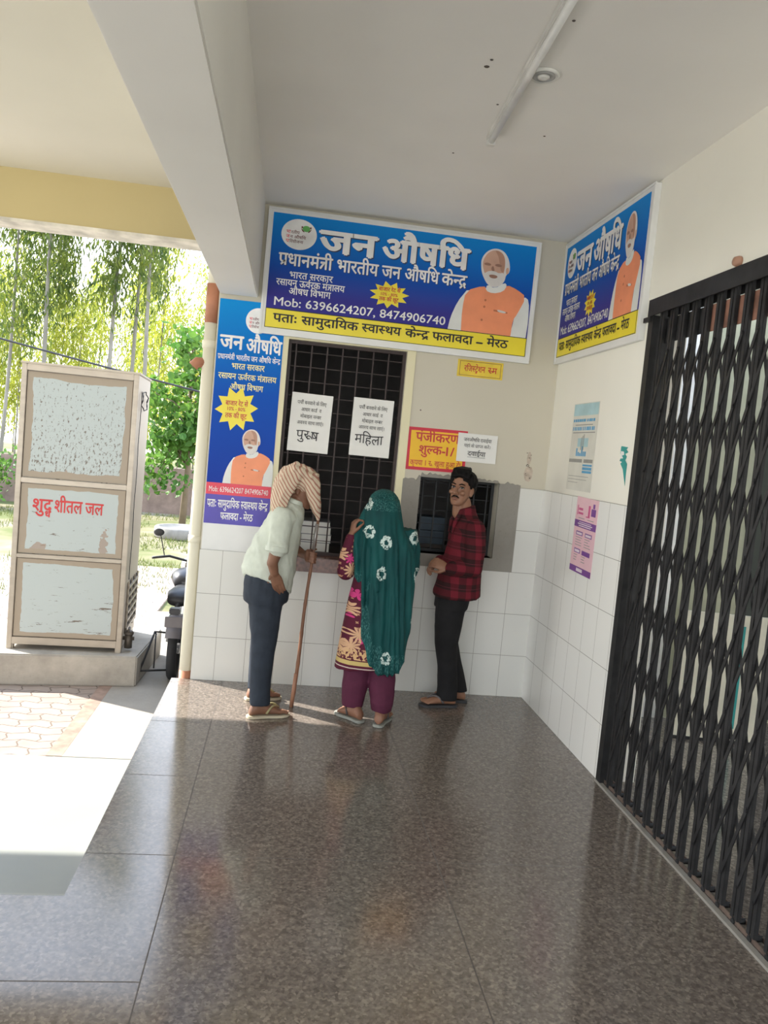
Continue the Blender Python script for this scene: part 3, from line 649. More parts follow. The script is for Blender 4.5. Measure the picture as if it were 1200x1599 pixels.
bars(pp, [(-.177, .045, .177, .088), (-.13, -.005, -.02, .02), (.02, -.005, .13, .02), (-.13, -.115, -.03, -.088), (.0, -.118, .13, -.09), (-.177, -.235, .177, -.197), (.08, .13, .15, .175), (.10, .178, .13, .205)], M_PPUR, -.0035, 'purple_print')
bars(pp, [(-.12, .0, -.03, .014), (.03, .0, .12, .014), (-.12, -.11, -.04, -.094), (-.10, .052, .10, .058), (-.12, .064, .12, .07), (-.06, -.225, .04, -.205), (-.10, .076, .10, .08)], mat('pale_print', (.78, .68, .74), .6), -.0041, 'pale_print')
bars(pp, [(-.13, .15, -.06, .165), (-.13, .125, -.05, .138), (.03, .12, .06, .19), (-.15, .12, -.138, .18), (.0, .115, .06, .122)], M_PPNK, -.0035, 'pink_print')
bars(pp, [(x, -.02-.016*i, x+random.uniform(.05, .11), -.016-.016*i) for i in range(4) for x in (-.13, .02)]+[(x, -.13-.016*i, x+random.uniform(.04, .1), -.126-.016*i) for i in range(3) for x in (-.13, .0)]+[(-.12, .10, -.02, .104), (.03, .10, .13, .104)], M_PGREY, -.0035, 'small_print')
tl = thing('poster_scrap', 'torn teal corner of a poster left on the right wall beside the gate', 'poster', (0, -1.30, 1.76), -PI/2)
flat([(-.045, .085), (-.035, .088), (.05, .082), (.03, .07), (.06, .055), (.02, .045), (.045, .03), (.03, .01), (.06, -.01), (.058, -.06), (.062, -.13), (.045, -.10), (.01, -.04), (-.03, -.01), (-.01, .0), (-.045, .005), (-.03, .03), (-.045, .05)], -.002, 'torn_sheet', mat('teal_print', (.03, .32, .30), .6), tl)
flat([(-.04, .06), (0, .058), (.01, .04), (-.02, .035), (.0, .02), (-.035, .018)], -.0026, 'white_print', M_TXTW, tl)

MB().lathe((0, -2.27, 2.645), [(.001, -.03), (.018, -.027), (.024, -.010), (.024, 0)], 18, 'X').build('wall_cap', mat('reddish_brown_plastic', (.40, .22, .15), .5), wall_r, True)
# ================================================================== GATE
gt = thing('collapsible_gate', 'black collapsible steel gate filling the gateway in the right wall', 'gate', (0, -1.47, 0))
Y0 = -.115; SP = .112; NB = 27; GH = 2.615
def gpart(mb, name, m=M_GATE): return mb.build(name, m, gt)
gpart(MB().box((-.03, -3.22, GH-.085), (-.022, 0, GH)).box((-.022, -3.22, GH-.012), (.075, 0, GH)).box((.067, -3.22, GH-.085), (.075, 0, GH-.012)), 'top_channel')
gpart(MB().box((-.025, -.06, .0), (.075, -.005, GH-.085)).box((-.038, -.045, GH-.115), (-.025, .03, GH-.09)), 'jamb')
gpart(MB().box((0.0, -3.22, .012), (.006, 0, .03)).box((.045, -3.22, .012), (.051, 0, .03)), 'bottom_rail', mat('rusty_rail', (.14, .10, .08), .7, .3, (15, .4)))
for i in range(NB):
    y = Y0-i*SP
    mb = MB()
    for q in (-1, 1):
        mb.box((-.003, y+q*.0135-.0095, .03), (0, y+q*.0135+.0095, GH-.02)); mb.box((0, y+q*.023-.002, .03), (.014, y+q*.023+.002, GH-.02))
    mb.tube([(-.006, y, .02), (.05, y, .02)], .012, 8)
    gpart(mb, 'upright')
    if i == NB-1: break
    mb = MB(); y2 = y-SP
    def flatbar(a, b, x):
        a, b = Vector(a), Vector(b); d = (b-a).normalized(); nrm = Vector((-d.y, d.x))*.0085
        P = [a+nrm, a-nrm, b-nrm, b+nrm]
        mb.add([(x, p.x, p.y) for p in P]+[(x+.004, p.x, p.y) for p in P], [(0, 1, 2, 3), (7, 6, 5, 4), (0, 4, 5, 1), (1, 5, 6, 2), (2, 6, 7, 3), (3, 7, 4, 0)])
    for k in range(7):
        z = .16+k*.312
        flatbar((y, z), (y2, z+.30), -.009); flatbar((y2, z), (y, z+.30), .012)
        for yy, zz in ((y, z), (y2, z+.30)): mb.tube([(-.012, yy, zz), (.02, yy, zz)], .007, 6)
    gpart(mb, 'lattice_strip')
    mb = MB().box((.016, y2+.004, 2.38), (.020, y-.004, 2.503))
    gpart(mb, 'cross_plate', M_GATE if i < 4 else M_RUST)  # black on the far plates paints in the weaker light at that end
bd = thing('notice_board', 'cream board with a teal stripe standing in the passage behind the gate', 'board', (1.05, -.75, 0), -.15)
MB().box((-.28, 0, .02), (.28, .02, .85)).build('panel', mat('cream_board', (.75, .72, .58), .5), bd)
MB().box((.08, -.004, .10), (.14, 0, .78)).build('teal_stripe', mat('teal_print', (.03, .32, .30)), bd)
mb = MB().box((-.29, -.005, 0), (.29, .025, .02)); mb.build('foot_rail', M_GATE, bd)

# ================================================================== CEILING FITTINGS, PIPE, CABLE
lt = thing('tube_light', 'long white batten light fixed to the veranda ceiling', 'ceiling light', (-1.03, -2.40, 3.268), math.radians(-2))
MB().box((-.022, -.76, -.03), (.022, .76, -.002)).build('batten', M_WHITEPL, lt, False, .004)
MB().tube([(0, -.73, -.04), (0, .73, -.04)], .015, 12).build('tube', mat('frosted_tube', (.82, .82, .80), .3), lt, True)
for s in (-1, 1): MB().box((-.02, s*.743-.018, -.058), (.02, s*.743+.018, -.03)).build('end_cap', M_WHITEPL, lt, False, .003)
dl = thing('downlight', 'small round white ringed fitting on the ceiling beside the batten light', 'ceiling light', (-.955, -2.31, 3.268))
MB().lathe((0, 0, 0), [(.062, -.001), (.064, -.008), (.056, -.014), (.050, -.010)], 28).build('rim', M_WHITEPL, dl, True)
MB().lathe((0, 0, 0), [(.046, -.004), (.046, -.012), (.036, -.016), (.034, -.011)], 24).build('inner_ring', mat('grey_plastic', (.42, .42, .42), .4), dl, True)
MB().lathe((0, 0, 0), [(.026, -.006), (.024, -.017), (.010, -.019), (.001, -.014)], 20).build('lens', M_WHITEPL, dl, True)
# flaked spots on the ceiling
mb = MB()
for x, y, r in ((-1.19, -2.3, .012), (-1.185, -2.36, .007), (-1.06, -1.98, .006), (-.98, -2.72, .007), (-.76, -1.72, .006), (-1.13, -1.35, .006)): mb.lathe((x, y, 3.268), [(r, -.0015), (r*.8, -.003)], 7)
struct(mb.build('ceiling_chips', mat('bare_plaster', (.12, .10, .09), .9)), 'small dark chips in the ceiling paint', 'chips')
pp_ = thing('drain_pipe', 'cream painted drain pipe at the left corner of the wall', 'pipe', (-2.435, .05, GZ))
M_PIPE = paint('pipe_cream', (.80, .76, .62), (.55, .5, .42), .35); M_TERRA = mat('terracotta_paint', (.44, .19, .11), .6, 0, (9, .15))
MB().tube([(0, 0, .70), (0, 0, 3.12)], .043, 20).build('pipe', M_PIPE, pp_, True)
MB().tube([(0, 0, 0), (0, 0, .70)], .0435, 20).build('painted_foot', M_TERRA, pp_, True)
MB().tube([(0, 0, 3.10), (0, 0, 3.36)], .046, 20).build('painted_band', M_TERRA, pp_, True)
MB().tube([(0, 0, 3.36), (0, 0, 4.15)], .043, 20).build('upper_pipe', M_PIPE, pp_, True)
MB().lathe((0, 0, 2.93), [(.050, 0), (.052, .03), (.052, .05), (.046, .055)], 20).build('collar', M_PIPE, pp_, True)
MB().lathe((0, 0, 1.60), [(.048, 0), (.048, .05)], 20).build('joint_sleeve', M_PIPE, pp_, True)
MB().tube([(-.02, 0, 2.83), (-.075, 0, 2.83), (-.10, 0, 2.80)], .036, 14).build('side_branch', M_TERRA, pp_, True)
pts = [(-16+13.58*i/40, 8.0, 4.95-2.72*i/40-.35*math.sin(PI*i/40)*.5) for i in range(41)]
tag(MB().tube(pts, .016, 8).build('overhead_cable', M_INK, None, True), 'black cable slanting across the yard in front of the trees', 'cable')

# ================================================================== WATER COOLER
wc = thing('water_cooler', 'tall steel water cooler with flaking white painted panels on the plinth', 'water cooler', (-3.71, 1.86, -.37), math.radians(3))
M_STEEL = mat('dull_steel', (.42, .37, .305), .38, .35, (4, .12), None, .5, (1, 1, 3))
def worn(name, wear, streak, white=(.43, .485, .485), steel=(.33, .275, .21), sc=9):
    t = NT(name); G = t.tc('Generated'); P = t.tc()
    x = t.n('ShaderNodeSeparateXYZ'); t.l(G, x.inputs[0])
    ex = t.math('MINIMUM', x.outputs[0], t.math('SUBTRACT', 1.0, x.outputs[0])); ez = t.math('MINIMUM', x.outputs[2], t.math('SUBTRACT', 1.0, x.outputs[2]))
    e = t.math('SUBTRACT', t.math('MINIMUM', ex, ez), t.math('MULTIPLY', t.noise(P, 3.5, 4), .09))
    edge = t.math('LESS_THAN', e, .02)
    sc_ = t.math('GREATER_THAN', t.noise(t.map(P, streak), sc, 6, .75), t.math('ADD', wear-.03, t.math('MULTIPLY', x.outputs[2], .06)))
    rs = t.math('GREATER_THAN', t.noise(P, 2.3, 5), t.math('ADD', .58, t.math('MULTIPLY', x.outputs[2], .14)))
    c = t.mix(sc_, white, (.15, .12, .095)); c = t.mix(t.math('MULTIPLY', rs, .75), c, (.31, .22, .165))
    c = t.mix(edge, c, steel); t.base(c); t.pbr(.45, .05); return t.m
W2, HT, DP = .495, 2.54, .86
fr = MB()
for x0 in (-W2, W2-.045): fr.box((x0, -.012, 0), (x0+.045, .03, HT))
for z0, z1 in ((.045, .11), (.83, .865), (1.50, 1.545), (HT-.055, HT)): fr.box((-W2+.045, -.012, z0), (W2-.045, .03, z1))
fr.build('door_frame', M_STEEL, wc, False, .004)
MB().box((-W2, .03, .04), (W2, DP, HT)).box((-W2-.01, -.02, HT), (W2+.01, DP+.01, HT+.02)).build('cabinet', worn('flaking_side_paint', .62, (1, 5, 1.2), (.74, .71, .63), (.52, .46, .38)), wc, False, .005)
for nm, z0, z1, we, stk in (('lower_door', .11, .83, .61, (.5, 1, 3.5)), ('middle_door', .865, 1.50, .63, (.6, 1, 3)), ('upper_door', 1.545, HT-.055, .575, (3.2, 1, 1.5))):
    d_ = MB().box((-W2+.05, .0, z0+.006), (W2-.05, .03, z1-.006)).build(nm, worn('flaking_paint_'+nm, we, stk, sc=16 if nm == 'upper_door' else 9), wc, False, .004)
    if nm == 'middle_door':
        words(d_, [('शुद्ध', -.34, 1.255, .105, {'w': .165, 'off': .02}), ('शीतल', -.155, 1.255, .105, {'w': .235, 'off': .02}), ('जल', .105, 1.255, .10, {'w': .155, 'off': .02})], M_TXTR, -.0022)
vt = MB().box((W2, .16, .16), (W2+.006, .78, .62)).build('vent_opening', mat('dark_vent', (.03, .028, .025), .8), wc)
for i in range(6):
    z = .18+.078*i; MB().box((W2+.004, .15, z), (W2+.022, .79, z+.022)).build('vent_slat', M_STEEL, wc)
for y in (.15, .36, .57, .78): MB().box((W2+.004, y, .15), (W2+.018, y+.014, .64)).build('vent_post', M_STEEL, wc)
mb = MB(); mb.tube([(W2+.05, .09, .03), (W2+.05, .09, .16)], .035, 12); mb.ell((W2+.05, .09, .17), (.045, .045, .03)); mb.tube([(W2+.0, .09, .12), (W2+.10, .09, .12)], .018, 10); mb.tube([(W2+.05, .05, .19), (W2+.05, .13, .21)], .012, 8)
mb.build('drain_valve', mat('dark_brass', (.10, .085, .07), .5, .5), wc, True)
MB().tube([(W2+.015+.03*math.sin(t*.7), .10+.35*math.sin(t*.5)**2, 2.40-.0*t) for t in ()]+[(W2+.010, .16+.02*math.sin(t*1.3), 2.40-1.74*t/14) for t in range(15)], .0035, 6).build('power_cord', M_INK, wc, True)
MB().tube([(W2+.02+.01*math.sin(k*2.2), .34+.20*math.cos(k*.45), 2.32+.09*math.sin(k*.45)) for k in range(30)], .0035, 6).build('cord_loop', M_INK, wc, True)
for x in (-W2+.03, W2-.03):
    for y in (.03, DP-.03): MB().box((x-.025, y-.025, 0), (x+.025, y+.025, .045)).build('foot', M_STEEL, wc)
MB().box((-W2-.03, .10, 1.02-.42), (-W2, .16, 1.10-.42)).build('latch', M_STEEL, wc)

# ================================================================== INSIDE THE ROOM
random.seed(11)
def register(cx, cy, z, wd, dp, h, rz, label, m, group=None):
    t = thing('ledger', label, 'ledger', (cx, cy, z), rz, group)
    MB().box((-wd/2, -dp/2, .003), (wd/2-.004, dp/2-.004, h-.003)).build('page_block', M_PAPER, t)
    MB().box((-wd/2-.003, -dp/2-.003, 0), (wd/2, dp/2, .003)).box((-wd/2-.003, -dp/2-.003, h-.003), (wd/2, dp/2, h)).build('cover', m, t)
z = .90
struct(MB().box((-1.9, .25, .86), (-.05, .85, .90)).build('counter', mat('dark_counter', (.10, .08, .07), .5)), 'dark counter inside behind the windows', 'counter')
for lab, h in (('thickest', .085), ('middle', .06), ('top', .055), ('small upper', .04)):
    register(-1.60+random.uniform(-.01, .01), .42, z, .22, .28, h, random.uniform(-.08, .08), {'thickest': 'white paged ledger at the bottom of the stack behind the window grille', 'middle': 'white paged ledger second from the bottom of the stack behind the grille', 'top': 'white paged ledger third from the bottom of the stack behind the grille', 'small upper': 'thin white ledger on top of the stack behind the window grille'}[lab], mat('grey_cover', (.25, .26, .28), .6), 'ledgers stacked behind the grille'); z += h
z = .90
for lab, zz in (('lower', .0), ('upper', .105)):
    bxx = thing('file_box', 'blue file box, %s of two stacked inside the counter window' % lab, 'box', (-.70, .60, .90+zz+.12), 0, 'file boxes inside the counter window')
    MB().box((-.10, -.12, 0), (.10, .12, .09)).build('carton', mat('dull_blue_card', (.06, .09, .125), .6), bxx, False, .003)
    MB().box((-.102, -.122, .09), (.102, .122, .10)).build('lid', mat('pale_blue_card', (.10, .14, .18), .6), bxx)
struct(MB().box((-.85, .45, .90), (-.45, .75, 1.02)).build('counter_step', mat('dark_counter', (.10, .08, .07), .5)), 'dark raised shelf on the counter', 'counter')

# ================================================================== PEOPLE
def fuse(name, mb, m, parent, voxel, it=3, folds=None):
    """melt overlapping closed shapes into one continuous skin"""
    me = bpy.data.meshes.new(name); me.from_pydata(mb.v, [], mb.f)
    bm = bmesh.new(); bm.from_mesh(me); bmesh.ops.recalc_face_normals(bm, faces=bm.faces); bm.to_mesh(me); bm.free()
    o = bpy.data.objects.new(name, me); COL.objects.link(o)
    r = o.modifiers.new('melt', 'REMESH'); r.mode = 'VOXEL'; r.voxel_size = voxel; r.use_smooth_shade = True
    if it: q = o.modifiers.new('soften', 'SMOOTH'); q.iterations = it; q.factor = .5
    bpy.context.view_layer.update()
    me2 = bpy.data.meshes.new_from_object(o.evaluated_get(bpy.context.evaluated_depsgraph_get()))
    bpy.data.objects.remove(o); bpy.data.meshes.remove(me)
    if folds:
        nr = [v.normal.copy() for v in me2.vertices]
        for v, nn in zip(me2.vertices, nr):
            d = folds(v.co)
            v.co += nn*d
    me2.name = name; me2.materials.clear(); me2.materials.append(m)
    me2.polygons.foreach_set('use_smooth', [True]*len(me2.polygons))
    return link(name, me2, parent)
def fold_fn(amp, f=(9, 9, 3), seed=0, lean=0):
    def fn(p):
        q = Vector((p.x*f[0]+seed, p.y*f[1], (p.z+lean*p.x)*f[2]))
        a = noise.noise(q); b = noise.noise(q*2.1)
        return amp*((1-abs(a)*2.2)*.7+b*.45)
    return fn
def cloth(name, col, rough=.85, v=.12): return mat(name, col, rough, 0, (14, v), (220, .08), .2)
M_SKIN1 = mat('brown_skin', (.20, .095, .055), .55, 0, (18, .12)); M_SKIN2 = mat('warm_brown_skin', (.24, .115, .07), .55, 0, (18, .12)); M_SKIN3 = mat('tan_brown_skin', (.27, .135, .08), .5, 0, (16, .1))
M_HAIR = mat('black_hair', (.004, .0035, .0035), .6, 0, (60, .3), (90, .25), .15, (1, 1, .2))
M_EYE = mat('eye_white', (.40, .36, .33), .35); M_IRIS = mat('dark_iris', (.012, .008, .006), .2); M_NAIL = mat('toe_nail', (.46, .28, .2), .4)
def add_foot(mb, heel, toe, w=.042, h=.05):
    """bare foot from heel to toe with five toes; heel, toe are ground points (z of the sole)"""
    heel, toe = Vector(heel), Vector(toe); d = toe-heel; L = d.length; d.normalize(); sd = Vector((-d.y, d.x, 0)); up = Vector((0, 0, 1))
    R = lambda t, a, hh, ww: (heel+d*(t*L)+sd*a+up*hh*.5, sd*ww, up*hh*.5)
    mb.loft([R(.0, 0, .03, .012), R(.04, 0, .055, .028), R(.16, 0, .085, .034), R(.32, 0, .085, .034), R(.52, 0, .062, .040), R(.70, 0, .045, .046), R(.80, 0, .032, .044), R(.84, 0, .02, .036)], 16)
    tips = []
    for k, (a, ln, r) in enumerate(((-.034, 1.0, .013), (-.013, .99, .010), (.005, .955, .0095), (.021, .915, .009), (.035, .865, .0085))):
        p = heel+d*(.74*L)+sd*a*.95+up*.017; q = heel+d*(ln*L-r)+sd*a+up*(r+.002); md = (p+q)/2+up*.006
        mb.chain([p, md, q], [r*1.05, r, r], 10); tips.append((q, r))
    return tips
def sandal(parent, heel, toe, m_sole, m_strap, side=1):
    heel, toe = Vector(heel), Vector(toe); d = toe-heel; L = d.length; d.normalize(); sd = Vector((-d.y, d.x, 0))
    a = heel-d*.014; LL = L+.03; pr = ((0, .012), (.03, .028), (.12, .036), (.30, .034), (.45, .036), (.65, .046), (.80, .048), (.92, .038), (.985, .02), (1.0, .006))
    left = [a+d*(t*LL)+sd*w for t, w in pr]; right = [a+d*(t*LL)-sd*w for t, w in reversed(pr)]
    P = left+right; n = len(P); mb = MB()
    mb.add([(p.x, p.y, 0.002) for p in P]+[(p.x, p.y, .019) for p in P], [tuple(reversed(range(n))), tuple(range(n, 2*n))]+[(i, (i+1) % n, n+(i+1) % n, n+i) for i in range(n)])
    so = mb.build('sandal', m_sole, parent, False, .003)
    thong = heel+d*(.80*L)-sd*.022*side+Vector((0, 0, .034))
    for s in (-1, 1):
        base = heel+d*(.40*L)+sd*.042*s+Vector((0, 0, .016)); mid = heel+d*(.58*L)+sd*.030*s+Vector((0, 0, .062))
        pts = []
        for i in range(9):
            t = i/8; pts.append(base*(1-t)**2+mid*2*t*(1-t)*1.0+thong*t*t+Vector((0, 0, .014*math.sin(PI*t))))
        st = MB(); st.tube(pts, [.007]*3+[.0065]*3+[.005]*3, 8); st.build('strap', m_strap, so, True)
    MB().tube([thong, thong-Vector((0, 0, .03))], .0035, 8).build('thong', m_strap, so, True)
    return so
def add_hand(mb, wrist, pdir, pnorm, curl, spread=.35, L=.095, thumb_side=1, thumb=(.5, .5), r=.0082):
    """palm plus five separate fingers; pdir = wrist to knuckles, pnorm = out of the palm (fingers curl that way)"""
    wr = Vector(wrist); d = Vector(pdir).normalized(); nrm = Vector(pnorm); nrm = (nrm-d*nrm.dot(d)).normalized(); sd = d.cross(nrm)*thumb_side
    P = lambda t, w, th: (wr+d*(t*L), sd*w, nrm*th)
    mb.loft([P(-.12, .020, .018), P(.15, .026, .016), P(.5, .036, .0145), P(.85, .039, .0125), P(1.0, .036, .011)], 16)
    for k, (off, ln) in enumerate(((.029, .074), (.010, .082), (-.010, .076), (-.028, .060))):
        p = wr+d*(.93*L)+sd*off; ang = 0; dirv = (d+sd*off*spread*6).normalized(); pts = [p]
        for seg, c in zip((.42, .33, .28), curl):
            ang += c; v = dirv*math.cos(ang)+nrm*math.sin(ang); p = p+v*(ln*seg); pts.append(p)
        mb.chain(pts, [r*1.12, r*1.04, r*.96, r*.84], 10)
    b = wr+d*(.22*L)+sd*.022; t1 = b+(sd*.75+d*.7+nrm*thumb[0]).normalized()*.036; t2 = t1+(d*.8+sd*(.35-thumb[1]*.5)+nrm*thumb[1]).normalized()*.030; t3 = t2+(d*.7-sd*thumb[1]*.5+nrm*thumb[1]*1.2).normalized()*.024
    mb.chain([b, t1, t2, t3], [r*1.6, r*1.35, r*1.12, r*.95], 10)
def add_head(mb, T, jaw=1.0):
    """head in local axes: face toward -y, eye line at z = 0; T maps local to world"""
    E = lambda c, r: mb.add([T @ Vector(v) for v in _ell(c, r)[0]], _ell(c, r)[1])
    def Lf(rings):
        q = MB(); q.loft(rings, 20); mb.add([T @ Vector(v) for v in q.v], q.f)
    E((0, .018, .045), (.074, .094, .080))
    rr = []
    for z, wd, y0, y1 in ((-.118, .018, -.078, -.050), (-.112, .030, -.088, -.03), (-.095, .045, -.090, -.002), (-.07, .056, -.087, .02), (-.035, .064, -.082, .05), (0, .067, -.080, .075), (.03, .069, -.083, .09), (.06, .068, -.078, .09), (.09, .058, -.062, .075)):
        rr.append(((0, (y0+y1)/2, z), (wd*jaw, 0, 0), (0, (y1-y0)/2, 0)))
    Lf(rr)
    C = lambda pts, rs: mb.add(*_chain([T @ Vector(p) for p in pts], rs))
    C([(0, -.082, .012), (0, -.095, -.012), (0, -.108, -.034)], [.009, .010, .0125])
    for s in (-1, 1):
        E((s*.012, -.094, -.037), (.009, .012, .008)); E((s*.031, -.075, .022), (.022, .012, .008)); E((s*.040, -.072, -.03), (.020, .016, .016))
        E((s*.071, .006, -.012), (.008, .017, .030)); E((s*.077, .012, -.006), (.006, .014, .022)); E((s*.072, .0, -.034), (.008, .010, .012))
    E((0, -.088, -.066), (.023, .010, .0055)); E((0, -.087, -.077), (.019, .010, .0065)); E((0, -.082, -.105), (.020, .014, .012))
    C([(0, .01, -.05), (0, .028, -.16)], [.052, .050])
def _ell(c, r):
    q = MB(); q.ell(c, r); return q.v, q.f
def _chain(pts, rs):
    q = MB(); q.chain(pts, rs); return q.v, q.f
def ring(x, y, z, a, b, rz=0, tilt=(0, 0)):
    """ellipse: half-size a along x, b along y, turned by rz; tilt lifts z along the two axes"""
    c, s = math.cos(rz), math.sin(rz)
    return ((x, y, z), (a*c, a*s, tilt[0]), (-b*s, b*c, tilt[1]))

# ---- old man in a pale shirt with a striped scarf on his head, leaning toward the window
sk = MB()
T1 = Matrix.Translation((-1.752, -.555, 1.425)) @ Euler((math.radians(14), 0, math.radians(82)), 'XYZ').to_matrix().to_4x4()
add_head(sk, T1)
sk.loft([ring(-1.91, -.56, .78, .13, .15), ring(-1.88, -.56, 1.0, .115, .145), ring(-1.83, -.56, 1.2, .09, .15), ring(-1.80, -.56, 1.29, .06, .09), ring(-1.775, -.56, 1.36, .05, .052)])
RA = [(-1.855, -.725, 1.235), (-1.868, -.780, 1.045), (-1.888, -.775, .97), (-1.872, -.757, .91)]
sk.chain(RA, [.040, .040, .034, .027]); add_hand(sk, RA[3], (.11, .10, -.30), (.1, .9, .1), (.1, .15, .1), .15, .085, -1, (.2, .1))
LA = [(-1.80, -.40, 1.225), (-1.775, -.345, 1.03), (-1.70, -.40, .985)]
sk.chain(LA, [.05, .04, .028])
# left hand closed round the stick
st_top, st_bot = Vector((-1.622, -.455, 1.285)), Vector((-1.693, -.485, .0))
hc = st_bot.lerp(st_top, .765); ax = (st_top-st_bot).normalized()
sk.chain([LA[2], hc+Vector((-.030, .012, 0))], [.027, .026])
sk.ell(hc+Vector((-.030, .010, .002)), (.024, .020, .044))
for k in range(4):
    base = hc+ax*(.030-.020*k); rr_ = .0235; pts = []
    for t in (2.6, 3.9, 5.0, 6.1): pts.append(base+Vector((math.cos(t)*rr_, math.sin(t)*rr_, -.004*t+.015)))
    sk.chain(pts, [.0092, .0088, .0082, .0074], 10)
sk.chain([hc+Vector((-.028, .015, .02)), hc+Vector((-.006, .027, .040)), hc+Vector((.020, .016, .046))], [.011, .0095, .008], 10)
for y0, x0, kx, ax_ in ((-.64, -1.91, -1.90, -1.90), (-.48, -1.92, -1.91, -1.925)):
    yy = -.715 if y0 < -.6 else -.40
    sk.chain([(x0, y0, .78), (kx, (y0+yy)/2, .44), (ax_, yy, .09)], [.075, .052, .036])
f1 = ((-1.955, -.745, .019), (-1.722, -.665, .019)); f2 = ((-1.985, -.40, .019), (-1.775, -.335, .019))
tips = add_foot(sk, *f1); add_foot(sk, *f2)
sk.chain([(-1.90, -.715, .13), (-1.918, -.73, .05)], [.034, .030]); sk.chain([(-1.925, -.40, .13), (-1.945, -.388, .05)], [.034, .030])
man1 = fuse('person', sk, M_SKIN1, None, .0052, 2)
tag(man1, 'person in a pale shirt with a striped scarf over the head, leaning on a stick', 'person')
M_SHIRT1 = cloth('pale_sage_shirt', (.56, .60, .52), .8, .08)
sh = MB()
sh.loft([ring(-1.912, -.555, .800, .150, .182, 0, (-.050, -.058)), ring(-1.913, -.56, .87, .160, .183, 0, (-.030, -.03)), ring(-1.90, -.56, .95, .155, .178, 0, (-.02, 0)), ring(-1.875, -.56, 1.07, .140, .175, 0, (-.01, 0)), ring(-1.845, -.56, 1.17, .122, .18), ring(-1.825, -.56, 1.24, .108, .175), ring(-1.808, -.56, 1.285, .088, .13, 0, (-.012, 0)), ring(-1.795, -.56, 1.325, .066, .075, 0, (-.02, 0))], 28)
sh.chain([(-1.845, -.70, 1.235), (-1.86, -.745, 1.15), (-1.865, -.775, 1.07)], [.070, .064, .060]); sh.tube([(-1.864, -.773, 1.085), (-1.867, -.777, 1.045)], [.064, .066], 16)
sh.chain([(-1.81, -.43, 1.225), (-1.79, -.385, 1.13), (-1.775, -.35, 1.05)], [.068, .060, .056])
shirt1 = fuse('shirt', sh, M_SHIRT1, man1, .008, 2, lambda p: fold_fn(.010, (9, 9, 6), 2, 1.3)(p)+.35*fold_fn(.008, (22, 22, 14), 5, 1.0)(p))
cb = MB(); cb.loft([ring(-1.792, -.56, 1.325, .070, .078, 0, (-.022, 0)), ring(-1.782, -.56, 1.352, .064, .070, 0, (-.02, 0))], 20); fuse('collar', cb, M_SHIRT1, shirt1, .005, 2)
cu = MB(); cu.tube([(-1.866, -.775, 1.072), (-1.868, -.778, 1.040)], [.067, .069], 18); fuse('rolled_cuff', cu, M_SHIRT1, shirt1, .006, 1, fold_fn(.005, (20, 20, 10), 4))
tr = MB()
tr.loft([ring(-1.91, -.56, .90, .135, .165), ring(-1.912, -.56, .80, .142, .168), ring(-1.912, -.565, .70, .135, .165)])
tr.loft([ring(-1.91, -.63, .76, .115, .085), ring(-1.905, -.65, .62, .092, .080), ring(-1.90, -.68, .45, .073, .068), ring(-1.898, -.705, .25, .062, .062), ring(-1.895, -.715, .085, .060, .060)], 20)
tr.loft([ring(-1.915, -.49, .76, .115, .085), ring(-1.92, -.47, .62, .092, .080), ring(-1.915, -.44, .45, .073, .068), ring(-1.922, -.41, .25, .062, .062), ring(-1.922, -.40, .085, .060, .060)], 20)
fuse('trousers', tr, cloth('dark_slate_trousers', (.030, .038, .052), .8, .15), man1, .008, 2, lambda p: fold_fn(.007, (8, 8, 4), 5, .9)(p)+.3*fold_fn(.008, (20, 20, 10), 2, .7)(p))
M_SOLE1 = mat('buff_rubber', (.50, .44, .32), .7); M_STRAP1 = mat('olive_strap', (.36, .31, .16), .6)
sandal(man1, *f1, M_SOLE1, M_STRAP1, -1); sandal(man1, *f2, M_SOLE1, M_STRAP1, 1)
nl = MB()
for q, r in tips: nl.ell(q+Vector((.006, 0, r*.55)), (r*.75, r*.7, r*.4))
nl.build('toenail', M_NAIL, man1, True)
# scarf
def striped(name, A, B, scale, vec=(0, 0, 0), width=.5):
    t = NT(name); P = t.map(t.tc(), (1, 1, 1), vec)
    x = t.n('ShaderNodeSeparateXYZ'); t.l(P, x.inputs[0])
    wv = t.math('ADD', t.math('MULTIPLY', x.outputs[0], scale), t.math('MULTIPLY', t.noise(P, 5, 2), 1.6))
    s = t.math('LESS_THAN', t.math('FRACT', wv), width)
    fine = t.math('LESS_THAN', t.math('FRACT', t.math('MULTIPLY', wv, 4.0)), .3)
    c = t.mix(s, A, B); c = t.mix(t.math('MULTIPLY', fine, .35), c, tuple(q*.6 for q in B)); t.base(c); t.pbr(.9, 0, .15); t.bump(t.noise(P, 160, 2), .1, .002); return t.m
M_SCARF = striped('striped_scarf_cloth', (.66, .56, .42), (.40, .20, .15), 52, (0, math.radians(38), math.radians(20)), .38)
sf = MB()
sf.ell((-1.768, -.555, 1.475), (.128, .108, .092), Euler((0, math.radians(10), 0)))
sf.ell((-1.835, -.56, 1.445), (.085, .10, .075))
sf.loft([ring(-1.85, -.565, 1.50, .03, .07), ring(-1.868, -.59, 1.44, .050, .085), ring(-1.880, -.60, 1.37, .048, .085), ring(-1.888, -.60, 1.30, .038, .075), ring(-1.892, -.60, 1.262, .022, .06)], 20)
sf.loft([ring(-1.80, -.645, 1.53, .06, .025), ring(-1.825, -.665, 1.46, .060, .022), ring(-1.848, -.675, 1.38, .045, .020), ring(-1.855, -.675, 1.30, .026, .014)], 18)
sf.loft([ring(-1.72, -.60, 1.52, .075, .055), ring(-1.69, -.635, 1.45, .050, .034), ring(-1.672, -.645, 1.385, .040, .03), ring(-1.652, -.64, 1.32, .032, .026), ring(-1.637, -.63, 1.265, .016, .016), ring(-1.63, -.625, 1.235, .008, .010)], 20)
